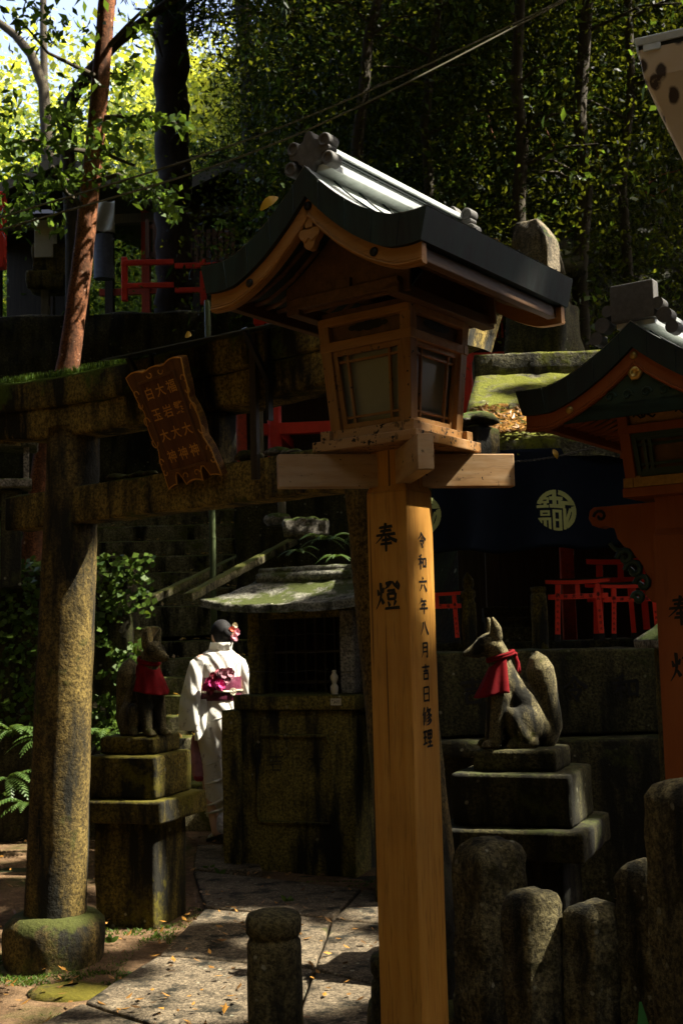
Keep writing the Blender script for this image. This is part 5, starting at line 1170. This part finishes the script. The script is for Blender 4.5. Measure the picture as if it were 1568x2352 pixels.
def clusters(C, R_, k, per, rc, flat=.6):
    "k leaf clumps in an ellipsoid, 'per' leaves in each"
    u = RS.randn(k, 3); u /= np.linalg.norm(u, axis=1)[:, None]; u *= RS.rand(k, 1)**.45
    c = np.asarray(C)+u*np.asarray(R_); p = np.repeat(c, per, 0)+RS.randn(k*per, 3)*rc*np.array([1, 1, flat]); return p, c
SV = np.array(SUN_DIR)
def carve(P, targets, pad=.06):
    keep = np.ones(len(P), bool)
    for (q, r_) in targets:
        v = P-np.array(q); t = v@SV; d = np.linalg.norm(v-t[:, None]*SV, axis=1); keep &= ~((t > .8) & (d < r_+pad*RS.rand(len(P))))
    return P[keep]
# chosen sun spots: gaps are cut for them in the unseen leaf layers
TG = []
def tg_(x, y, Y, r_): TG.append((at(x, y, Y), r_))
LC = [(60,480,60,45,70),(20,500,40,40,50),(110,430,60,40,70),(160,400,40,30,50),(40,340,50,30,60),(100,330,60,30,70),(150,300,50,40,60),(250,300,50,30,50),(310,275,50,18,60),(370,275,40,14,50),(420,292,18,12,24),(330,440,40,22,70),(370,455,35,22,70),(395,490,16,20,30),(290,420,30,16,30),(225,400,30,25,30),(230,340,40,25,50),(280,330,40,30,40),(40,410,45,35,50),(80,80,50,50,40),(150,60,60,40,50),(60,20,40,25,30),(180,210,40,50,40),(300,160,30,40,30),(330,60,30,40,30),(130,520,25,20,15),(280,200,25,30,25),(20,250,30,40,30),(325,360,10,14,8),(140,260,40,30,40)]
for x, y, rx, ry, n_ in LC:
    if RS.rand() < .75: TG.append((at(x+RS.randn()*rx*.3, y+RS.randn()*ry*.3, 10.6), RS.uniform(.10,.26)))
for y in range(1225, 2150, 34): tg_(222-(y-1200)*.035, y, 5.9, .02 if y % 3 else .06)
tg_(1128,765,4.42,.16); tg_(540,1000,9.0,.15)
for i in range(14): u = i/13; tg_(775+u*245, 372+u*105, 3.45+u*.72, .10)
for x, y in ((760,430),(800,455),(850,470),(900,478),(730,405)): tg_(x, y, 3.5, .07)
for x, y in ((1165,1068),): tg_(x, y, 3.85, .0)
for x, y in ((1010,985),(1060,1000),(1095,1010)): tg_(x, y, 3.75, .0)
for x, y, r_ in ((1150,1480,.06),(1175,1520,.06),(1195,1570,.075),(1205,1600,.06),(1250,1520,.06),(1265,1560,.06),(1270,1620,.06),(1135,1440,.04),(1120,1470,.04),(1085,1490,.04),(1270,1670,.04)): tg_(x, y, 5.6, r_)
for x, y in ((390,1760),(400,1800),(420,1850),(385,1850),(450,1840),(420,1780),(380,1960),(400,2020),(425,1900)): tg_(x, y, 6.65, .075)
for y in range(1480, 1960, 45): tg_(485, y, 9.4, .26)
for x, y, r_ in ((440,2290,.30),(300,2320,.22),(560,2260,.24),(520,2340,.26),(740,2230,.22),(820,2200,.2),(760,2160,.14),(800,2300,.2),(250,2180,.10),(480,1960,.16),(590,2190,.14),(700,2330,.2),(60,1960,.2),(30,2010,.15),(480,2010,.08),(620,2120,.06),(840,2120,.12),(200,2300,.14),(380,2230,.12)):
    TG.append((gr(x, y), r_*.52))
for x, y, r_ in ((30,1740,.22),(20,1830,.25),(60,1860,.2),(70,1500,.10),(100,1420,.10),(40,1560,.1),(120,1600,.08),(250,1480,.08),(310,1420,.08),(160,1330,.07),(330,1380,.06)): tg_(x, y, 9.5, r_)
for x, y in ((560,1375),(640,1345),(700,1350),(760,1330),(790,1370),(600,1330),(530,1385)): tg_(x, y, 8.3, .07)
for x, y in ((1230,560),(1245,600),(1225,525)): tg_(x, y, 10.25, .14)
for x, y in ((1120,985),(1170,1000),(1220,985),(1270,1000),(1330,990),(1180,950),(1380,1010),(1130,925),(1250,960)): tg_(x, y, 7.7, .13)
for x, y in ((1110,1010),(1170,1015),(1230,1012),(1290,1008),(1350,1003),(1400,1000),(1440,1000)): tg_(x, y, 7.5, .03)
for x in range(1100, 1380, 40): tg_(x, 862-(x-1100)*.13, 8.65, .04)
for i in range(22): TG.append((TL+TU*(-.5+.062*i)+Vector((0,0,2.90)), .02))
for x, y in ((1500,790),(1530,800),(1560,790),(1470,760),(1550,760),(1450,745)): tg_(x, y, 4.0, .075)
for i in range(46):
    k = RS.randint(0, 6); TG.append(((RS.uniform(-1.85, -1.0), 10.04+.285*k, .172*(k+1)), RS.uniform(-.05, .05)))
for i in range(60):
    y, z, x0, x1 = stp(RS.randint(6, 18)); TG.append(((RS.uniform(x0, x1), y+.03, z), RS.uniform(-.05, .03)))
for x, y, r_ in ((1330,330,.15),(1200,470,.22),(1270,380,.18),(1100,300,.10),(1000,500,.1),(1400,250,.12),(1300,80,.15),(700,180,.25),(620,120,.35)): tg_(x, y, 13.2, r_)
for x, y in ((28,1670),(20,1770),(62,1850),(30,1880)): tg_(x, y, 9.05, .22)
tg_(690,1212,11.7,.22); tg_(636,1190,12.3,.14); tg_(1500,1460,6.0,.05)
for x, y, Y in ((1105,1935,4.25),(1125,1940,4.25),(1218,2045,3.9),(1350,2075,3.85),(1470,1985,3.8),(1550,1810,3.45)): tg_(x, y, Y, -.03)
for x, y in ((210,560),(185,680),(175,760),(230,120),(240,40),(215,350),(160,820)): tg_(x, y, 11, .12)
tg_(630,980,12.5,.12)
for _ in range(60): TG.append(((RS.uniform(-2.6,.9), RS.uniform(4.4,9.6), RS.uniform(0,.4)), RS.uniform(.02,.06)))
for _ in range(130): 
    y = RS.uniform(11, 27); TG.append(((RS.uniform(-.05*y,.30*y), y, RS.uniform(3.5, 3+.5*y)), RS.uniform(.01,.12)))
for _ in range(15): TG.append(((RS.uniform(-7.5,-3.2), RS.uniform(-3.5,3.2), 0), RS.uniform(.35,.9)))     # gaps added to light unseen ground at left for warm bounce
def around():
    n = 34000; a = RS.uniform(R(128), R(392), n); r_ = RS.uniform(13, 16, n); z = 13.5*RS.rand(n)**.9
    P = np.stack([r_*np.cos(a)+1.0, r_*np.sin(a)+1.5, z], 1); return carve(P, [(q, r_+.3) for q, r_ in TG], .1)
n_ = 16000; a_ = RS.uniform(R(118), R(226), n_); q_ = RS.uniform(10.5, 13, n_); P = np.stack([q_*np.cos(a_)+.5, q_*np.sin(a_)-1, 8*RS.rand(n_)**1.2], 1)
tag(leaf_mesh('warm_bounce_leaves', P, .55, M['bounceleaf'], None, .7), 'unseen warm leaves added at left to bounce sunlight', 'thicket', None, 'stuff')  # out of view, added as a warm reflector for left faces
tag(leaf_mesh('sky_blocking_leaves', around(), .75, M['screenleaf'], None, .75), 'unseen ring of leaves added to block sky light', 'wood', None, 'stuff')  # out of view, added to hold back ambient sky light
def overhead():
    n = 380000; x = RS.uniform(-14, 27, n); y = RS.uniform(-9, 36, n); z = 11.0+np.maximum(0, y-13)*.55+RS.rand(n)*2.6+np.maximum(0, x-8)*.10
    P = np.stack([x, y, z], 1); P = P[~((x < 1.5) & (y > 17))]; op = (P[:, 0] > -7) & (P[:, 0] < 5.5) & (P[:, 1] > -9) & (P[:, 1] < 1.2+RS.rand(len(P))) & (RS.rand(len(P)) < .82); P = P[~op]  # opening that lets sun onto the unseen ground and leaves at left
    P = P[~((P[:, 0] < -3) & (P[:, 1] > 12))]
    k = len(P); P = carve(P, [(q, r_+.10) for q, r_ in TG], .05); return P
P = overhead(); tag(leaf_mesh('sun_gap_canopy', P, .35, M['screenleaf'], None, .75), 'unseen leaf layer over the path with gaps cut to place the sun', 'leaf screen', None, 'stuff')  # out of view; shaped to shade all but the chosen sun spots
# wooded slope behind, one dark mass of evergreens
def wood_mass(n_cl, per, xr, yr, hr, rc, keep):
    out = []
    while len(out) < n_cl:
        y = RS.uniform(*yr); x = RS.uniform(xr[0]*y, xr[1]*y); z = hz(x, y)+RS.uniform(*hr)
        if keep(x, y, z): out.append((x, y, z))
    c = np.array(out); p = np.repeat(c, per, 0)+RS.randn(n_cl*per, 3)*rc*np.array([1, 1, .7]); return p
P = wood_mass(3000, 80, (-.075, .36), (11.5, 27), (.2, 9.5), .42, lambda x, y, z: (x/y > -.03 or z/y > .36 or RS.rand() < .2) and z < 1.5+.60*y and not (y < 14 and z < 5.2 and x < 2.2))
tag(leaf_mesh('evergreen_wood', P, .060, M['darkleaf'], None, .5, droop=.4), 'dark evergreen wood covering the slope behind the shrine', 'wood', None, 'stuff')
P = wood_mass(230, 36, (-.06, .34), (11.5, 22), (.3, 8.5), .36, lambda x, y, z: z < 1.5+.58*y and z/y > .18 and not (y < 14 and z < 5.0 and x < 2.2))
tag(leaf_mesh('broadleaf_thicket', P, .105, M['maple'], None, .5, droop=.5), 'larger broad leaves scattered through the dark evergreen slope', 'thicket', None, 'stuff')
P = wood_mass(500, 60, (-.16, .30), (12.5, 24), (2.0, 9.5), .40, lambda x, y, z: x/y > -.07 and z < 1.5+.58*y and z/y > .18 and not (y < 14 and z < 5.2))
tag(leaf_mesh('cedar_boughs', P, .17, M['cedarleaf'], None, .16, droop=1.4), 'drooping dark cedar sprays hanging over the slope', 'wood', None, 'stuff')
P = wood_mass(2000, 46, (-.36, -.02), (25, 46), (.3, 13), .62, lambda x, y, z: z/y < (.54 if x/y > -.17 else (.40 if RS.rand() < .72 else .54))+RS.normal(0, .03) and (z/y > .20))
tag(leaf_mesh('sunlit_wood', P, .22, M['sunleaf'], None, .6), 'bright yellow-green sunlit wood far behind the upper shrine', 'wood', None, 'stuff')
P = wood_mass(380, 60, (-.36, -.10), (19, 26), (1, 10), .5, lambda x, y, z: .26 < z/y < .52 and (z/y < .44 or RS.rand() < .35))
tag(leaf_mesh('mid_foliage', P, .11, M['maple'], None, .5), 'half shaded green foliage behind the upper shrine roofs', 'foliage', None, 'stuff')
P = wood_mass(36, 60, (-.31, -.21), (28, 34), (1, 13), .7, lambda x, y, z: .33 < z/y < .42)
tag(leaf_mesh('tan_foliage', P, .2, M['redleaf'], None, .4, droop=.8), 'patch of tan withered foliage among the bright leaves at upper left', 'foliage', None, 'stuff')
def wander(p0, p1, n, amp, seed):
    r_ = random.Random(seed); p0, p1 = Vector(p0), Vector(p1); return [p0.lerp(p1, i/n)+Vector((r_.gauss(0, amp), r_.gauss(0, amp), 0))*(0 if i in (0, n) else 1) for i in range(n+1)]
def trunk(m, pts, r0, r1, n=14): k = len(pts)-1; m.tube(pts, [r0+(r1-r0)*i/k for i in range(k+1)], n)
# big cedar
def cedar(label, px_b, py_b, px_t, Y, r0, r1, zt, crown_z, mat, crownR, seed, k=70):
    b = at(px_b, py_b, Y); t = at(px_t, 0, Y); d = (t-b)/(t.z-b.z); z0 = hz(b.x, Y)-.3; T = empty('cedar_tree', (b.x, Y, 0)); tag(T, label, 'tree', 'tall trees on the slope')
    m = MB(); off = Vector((b.x, Y, 0)); pts = [b+d*(z-b.z)-off+Vector((random.Random(seed+int(z*7)).gauss(0,.02),0,0)) for z in np.linspace(z0, zt, 26)]; trunk(m, pts, r0, r1, 20); o = m.build('trunk', mat, T); rough(o, .09, .03, 4, 0, 4, seed)
    m = MB(); r_ = random.Random(seed); tips = []
    for i in range(16):
        z = r_.uniform(crown_z, zt-.3); p = b+d*(z-b.z)-off; a = r_.uniform(0, 6.28); L = r_.uniform(.5, 1)*crownR; q = p+Vector((math.cos(a)*L, math.sin(a)*L, -.12*L)); tips.append((p, q)); m.tube([p, p.lerp(q, .5)+Vector((0,0,.08)), q], [.045,.03,.012], 6)
    m.build('limb', mat, T)
    pp = np.concatenate([np.array([p.lerp(q, RS.uniform(.35, 1.05)) for _ in range(k)]) for p, q in tips]); pp = np.repeat(pp, 7, 0)+RS.randn(len(pp)*7, 3)*np.array([.16,.16,.13])
    leaf_mesh('crown', pp, .15, M['cedarleaf'], T, .18, droop=1.3)
cedar('massive dark cedar trunk rising straight through the upper left', 403, 770, 391, 15.2, .235, .20, 13.5, 9.6, M['bark'], 1.6, 3, 40)
cedar('second dark cedar with a thinner trunk right of the massive one', 585, 400, 556, 18.5, .15, .12, 15.5, 8.6, M['bark'], 1.8, 8, 60)
cedar('thin dark trunk deep in the evergreens above the lantern roof', 1068, 480, 1062, 17, .14, .11, 14.5, 8.5, M['bark'], 1.8, 14, 60)
for k, (pts, r0, lb) in enumerate([([(700,420),(690,250),(676,120),(660,-20)], .09, 'slim trunk among evergreens just right of the second cedar'), ([(820,330),(836,200),(845,90),(872,-20)], .07, 'slim trunk rising above the left half of the lantern roof ridge'), ([(985,420),(975,280),(990,150),(1010,-20)], .06, 'slim trunk above the far end of the lantern roof ridge'), ([(1190,470),(1200,330),(1185,190),(1195,-20)], .075, 'slim trunk above the stone stele'), ([(1330,620),(1345,430),(1330,260),(1350,-20)], .09, 'stouter trunk in the dark wood between stele and vermilion lantern'), ([(1440,600),(1428,420),(1450,200),(1440,-20)], .06, 'slim trunk above the vermilion lantern roof')]):
    Y = 14.2 if k == 0 else 11.7+.3*(k % 3); b = at(*pts[0], Y); T = empty('forest_tree', (b.x, Y, 0)); tag(T, lb, 'tree', 'slim trunks in the dark wood'); off = T.location.copy(); m = MB(); trunk(m, [Vector((0, 0, min(hz(b.x, Y), b.z)-.3))]+[at(x, y, Y)-off for x, y in pts], r0, r0*.7); m.build('trunk', M['barkmid'], T)
    m = MB(); r_ = random.Random(k)
    for i in range(5): u = r_.uniform(.2, .95); j = min(2, int(u*3)); q = at(*pts[j], Y).lerp(at(*pts[j+1], Y), u*3-j)-off; a = r_.uniform(2.2, 7.2); l = r_.uniform(.5, 1.3); m.tube([q, q+Vector((math.cos(a)*l*.5, -.2, .15*l)), q+Vector((math.cos(a)*l, -.35, .1*l))], [.022, .014, .006], 6)
    m.build('limb', M['barkmid'], T)
# curved trunk right of the stele
p_ = [at(x, y, 11.3) for x, y in ((1320,860),(1312,760),(1300,680),(1285,610),(1262,540))]; m = MB(); trunk(m, [Vector((p_[0].x, 11.3, 2.0))]+p_, .055, .035); T = m.build('trunk', M['barkmid']); rt = empty('leaning_sapling'); T.parent = rt; tag(rt, 'bare curved sapling trunk leaning beside the stone stele', 'tree')
# slim reddish tree with spreading leafy boughs
T = empty('slender_tree', at(65, 1330, 11)); T.location.z = 0; tag(T, 'slender tree with peeling reddish bark and broad green leaves at the left', 'tree'); off = T.location.copy()
tp = [(60,1400),(65,1330),(88,1180),(106,1030),(135,920),(158,830),(170,740),(184,640),(196,540),(206,440),(218,330),(228,220),(238,100),(246,0),(252,-120)]
m = MB(); trunk(m, [at(x, y, 11)-off for x, y in tp], .115, .078, 18); o = m.build('trunk', M['barkpink'], T); rough(o, .06, .006, 4, 0, 4, 2)
BRN = [[(205,430),(170,420),(120,400),(60,450),(10,500)], [(215,350),(150,340),(80,320),(10,330)], [(225,270),(300,265),(370,270),(430,295)], [(208,420),(270,400),(330,430),(400,480)], [(215,330),(260,360),(310,380)], [(232,180),(170,150),(110,120),(60,60)], [(236,120),(290,60),(330,20)], [(200,480),(150,440),(120,380)]]
m = MB()
for k, br in enumerate(BRN): m.tube([at(x, y, 11-.25*i*(1 if k % 2 else .4))-off for i, (x, y) in enumerate(br)], [.028, .020, .014, .009, .006][:len(br)], 7)
m.build('bough', M['barkmid'], T)
pp = []
for x, y, rx, ry, n in LC:
    for _ in range(int(n*1.15)): pp.append(at(x+RS.randn()*rx*.6, y+RS.randn()*ry*.6, RS.uniform(9.9, 11.2))-off)
o = leaf_mesh('crown', np.array(pp), .098, M['maple'], T, .5, droop=.9, jit=.8)
# dark bare trunk with a limb crossing the sky, and others at the left
for lb, pts, r0, r1, Y in (('dark bending trunk whose limb crosses the bright sky at upper left', [(168,560),(160,420),(152,300),(160,235),(205,165),(262,102),(330,48),(400,-5),(480,-60)], .10, .05, 14), ('greenish trunk forking against the sky in the top left corner', [(120,480),(108,330),(100,200),(72,125),(35,80),(-10,45)], .12, .06, 19), ('thin mossy trunk beside the fork at the top left', [(104,400),(103,250),(100,100),(99,-40)], .085, .06, 21)):
    T = empty('bare_tree', (at(*pts[0], Y).x, Y, 0)); tag(T, lb, 'tree', 'dark trunks against the sky'); off = T.location.copy(); b = at(*pts[0], Y); m = MB(); trunk(m, [Vector((0,0,hz(b.x, Y)-.2))]+[at(x, y, Y)-off for x, y in pts], r0, r1); m.build('trunk', M['barkmid'], T)
    if Y == 14: m = MB(); m.tube([at(x, y, Y)-off for x, y in ((205,165),(235,160),(300,185))], [.035,.02,.012], 6); m.tube([at(x, y, Y)-off for x, y in ((330,48),(360,90),(372,130))], [.03,.02,.01], 6); m.build('limb', M['barkmid'], T)
# thin lit twigs in the dark wood
m = MB()
for pts in ([(1355,285),(1366,330),(1375,370),(1384,410)], [(1120,265),(1128,300),(1140,325)], [(1250,290),(1262,315),(1275,345)], [(1180,520),(1200,545),(1260,540),(1330,525)], [(1490,420),(1520,400),(1560,390)], [(1480,440),(1500,450),(1540,430)]): m.tube([at(x, y, 12.5) for x, y in pts], [.010,.009,.008,.006][:len(pts)], 5)
tag(m.build('bare_twig', M['barkpink']), 'pale bare twigs catching light in the dark wood at upper right', 'twigs', None, 'stuff')
# ivy over the left wall and pier
def ivy_pts(n, x0, x1, z0, z1, Y, th):
    out = []
    while len(out) < n:
        x, z = RS.uniform(x0, x1), RS.uniform(z0, z1)
        if noise.fractal(Vector((x*2.2, z*2.2, 4)), 1, 2, 3)+.25 > th: out.append((x, Y-.03*(x+3.45)-RS.uniform(.01, .10), z))
    return np.array(out)
P = np.concatenate([ivy_pts(2300, -4.2, -1.5, .35, 2.25, 9.74, .12), ivy_pts(420, -1.95, -1.5, .3, 1.65, 9.70, .1), ivy_pts(500, -3.4, -1.6, 1.6, 2.25, 9.72, .0)])
tag(leaf_mesh('ivy', P, .052, M['ivy'], None, .85, nrm=(0,-1.2,.7), jit=.45, droop=.7), 'small-leaved ivy creeping over the old wall at the left', 'ivy', None, 'stuff')
n_ = 9000; x_ = RS.uniform(-5, -1.7, n_); y_ = RS.uniform(10.1, 14.4, n_); P = np.array([(x, y, hz(x, y)+RS.uniform(0, .28)) for x, y in zip(x_, y_) if not (y > 12.5 and -3.05 < x < -.2)])
tag(leaf_mesh('undergrowth', P, .075, M['ivy'], None, .6, droop=.3), 'low green undergrowth on the bank above the ivy wall', 'undergrowth', None, 'stuff')
m = MB(); rs = random.Random(9)
for (cx, cy, rx, ry, n_) in ((-1.47,6.05,.34,.34,1500), (-1.175,6.95,.33,.33,700), (-1.25,5.75,.3,.12,700), (-1.0,6.1,.12,.5,600), (-.25,7.75,.6,.1,500), (-.75,5.2,.5,.06,400), (.62,4.6,.4,.4,500)):
    for i in range(n_):
        a = rs.uniform(0, 6.28); q = rs.uniform(.72, 1.12); x, y = cx+rx*q*math.cos(a), cy+ry*q*math.sin(a); h = rs.uniform(-.004,.010); b = rs.uniform(0, 6.28); w = .006
        m.add([(x-w*math.cos(b), y-w*math.sin(b), .0), (x+w*math.cos(b), y+w*math.sin(b), .0), (x+rs.uniform(-.02,.02), y+rs.uniform(-.02,.02), .012+h)], [(0,1,2)])
tag(m.build('ground_moss', M['ivy']), 'tufts of moss around the stone bases and in the joints', 'moss', None, 'stuff')
def fern(loc, n, L, seed, label, rz=0.0, tilt=.5):
    T = empty('fern', loc); tag(T, label, 'fern', 'ferns by the path'); r_ = random.Random(seed); m = MB(); ms = MB()
    for k in range(n):
        a = rz+(k/n-.5)*4.2+r_.uniform(-.3,.3); l = L*r_.uniform(.7,1.1); d = Vector((math.sin(a), -abs(math.cos(a))*.8, 0)); el = r_.uniform(.3,1.0)*tilt*1.6; pts = []
        for i in range(13): u = i/12; pts.append(d*l*u*math.cos(el*.6)+Vector((0,0,l*(el*u-.75*u*u))))
        ms.tube(pts, [.003*(1-.7*i/12) for i in range(13)], 4)
        for i in range(1, 13):
            u = i/12; w = l*.20*math.sin(math.pi*(.12+.85*u))**.8; t = (pts[i]-pts[i-1]).normalized()
            for s_ in (-1, 1):
                side = Vector((-d.y, d.x, 0))*s_; q = pts[i]+side*w+t*w*.45-Vector((0,0,w*.25)); b = t*l*.028
                m.add([pts[i]-b, pts[i].lerp(q, .55)-b*.9, q, pts[i].lerp(q, .55)+b*.9, pts[i]+b], [(0,1,2,3,4)])
    m.build('frond', M['fern'], T); ms.build('stem', M['fern'], T)
for i, (x, y, Y, n, L, lb) in enumerate(((28,1680,9.35,9,.34,'fern half way up the ivy wall at the left edge'), (20,1790,9.2,10,.36,'sunlit pale fern near the foot of the ivy wall'), (62,1850,9.1,9,.34,'bright fern lowest in the corner beside the torii pillar'), (245,1690,9.2,8,.36,'fern in the shade between torii pillar and left fox'), (100,1700,9.3,7,.28,'small fern between wall edge and torii pillar'),
      (815,1235,10.0,9,.26,'broad fern on the slope above the small shrine, nearest the wooden post'), (745,1240,10.4,9,.25,'fern on the slope above the middle of the shrine roof'), (690,1268,9.8,7,.20,'fern on the slope above the left end of the shrine ridge'), (770,1280,9.6,6,.17,'low fern just above the shrine roof ridge'))):
    fern(at(x, y, Y), n, L, 30+i, lb)
# ------------------------------------------------------------------ fallen leaves
def onground(r_):
    for _ in range(50):
        x, y = r_.uniform(-3.2, 2.0), r_.uniform(4.0, 9.9)
        if r_.random() < .55 or (-1.6 < x < -.1 and y < 7.4): break
    return (x, y, .052 if (-.9 < x < .8 and y < 6.8) else .03), (0,0,1)
tag(lit_leaves(1300, onground, 5, .025, .062).build('fallen_leaves', M['litter']), 'brown and yellow fallen leaves scattered over path and earth', 'fallen leaves', None, 'stuff')
def onstairs(r_):
    y, z, x0, x1 = stp(r_.randint(0, 17)); return (r_.uniform(x0, x1), y+r_.uniform(.0,.12), z+.012), (0,-.2,1)
tag(lit_leaves(330, onstairs, 6, .04, .08).build('leaves_on_stairs', M['yleaf']), 'orange and yellow leaves lying along the dark stairs', 'fallen leaves', None, 'stuff')
m = MB(); 
for (x, y) in ((480,2000),(505,2010),(350,2105),(370,2110),(255,2165),(215,2205),(660,2075)):
    p = gr(x, y, .03)
    for k in range(4): a = rnd.uniform(0, 6.28); leafblade(m, p, p+Vector((math.cos(a)*.04, math.sin(a)*.03, rnd.uniform(.02,.05))), .012, .004)
tag(m.build('seedlings', M['ivy']), 'tiny green seedlings sprouting from the path joints', 'seedlings', None, 'stuff')
for x, y, Y, dx, dz, lb in ((598,482,3.52,.055,.035,'single yellow leaf stuck on the left edge of the lantern roof'), (1120,558,3.93,.045,-.012,'single yellow leaf on the right eave of the lantern roof'), (425,773,5.05,.03,.004,'yellow leaf lying on the tin canopy'), (1270,1032,7.15,.02,-.06,'withered leaf dangling below the mossy eaves')):
    p = at(x, y, Y); m = MB(); leafblade(m, p, p+Vector((dx, -.01, dz)), .016, .012); tag(m.build('leaf', M['yleaf']), lb, 'leaf')
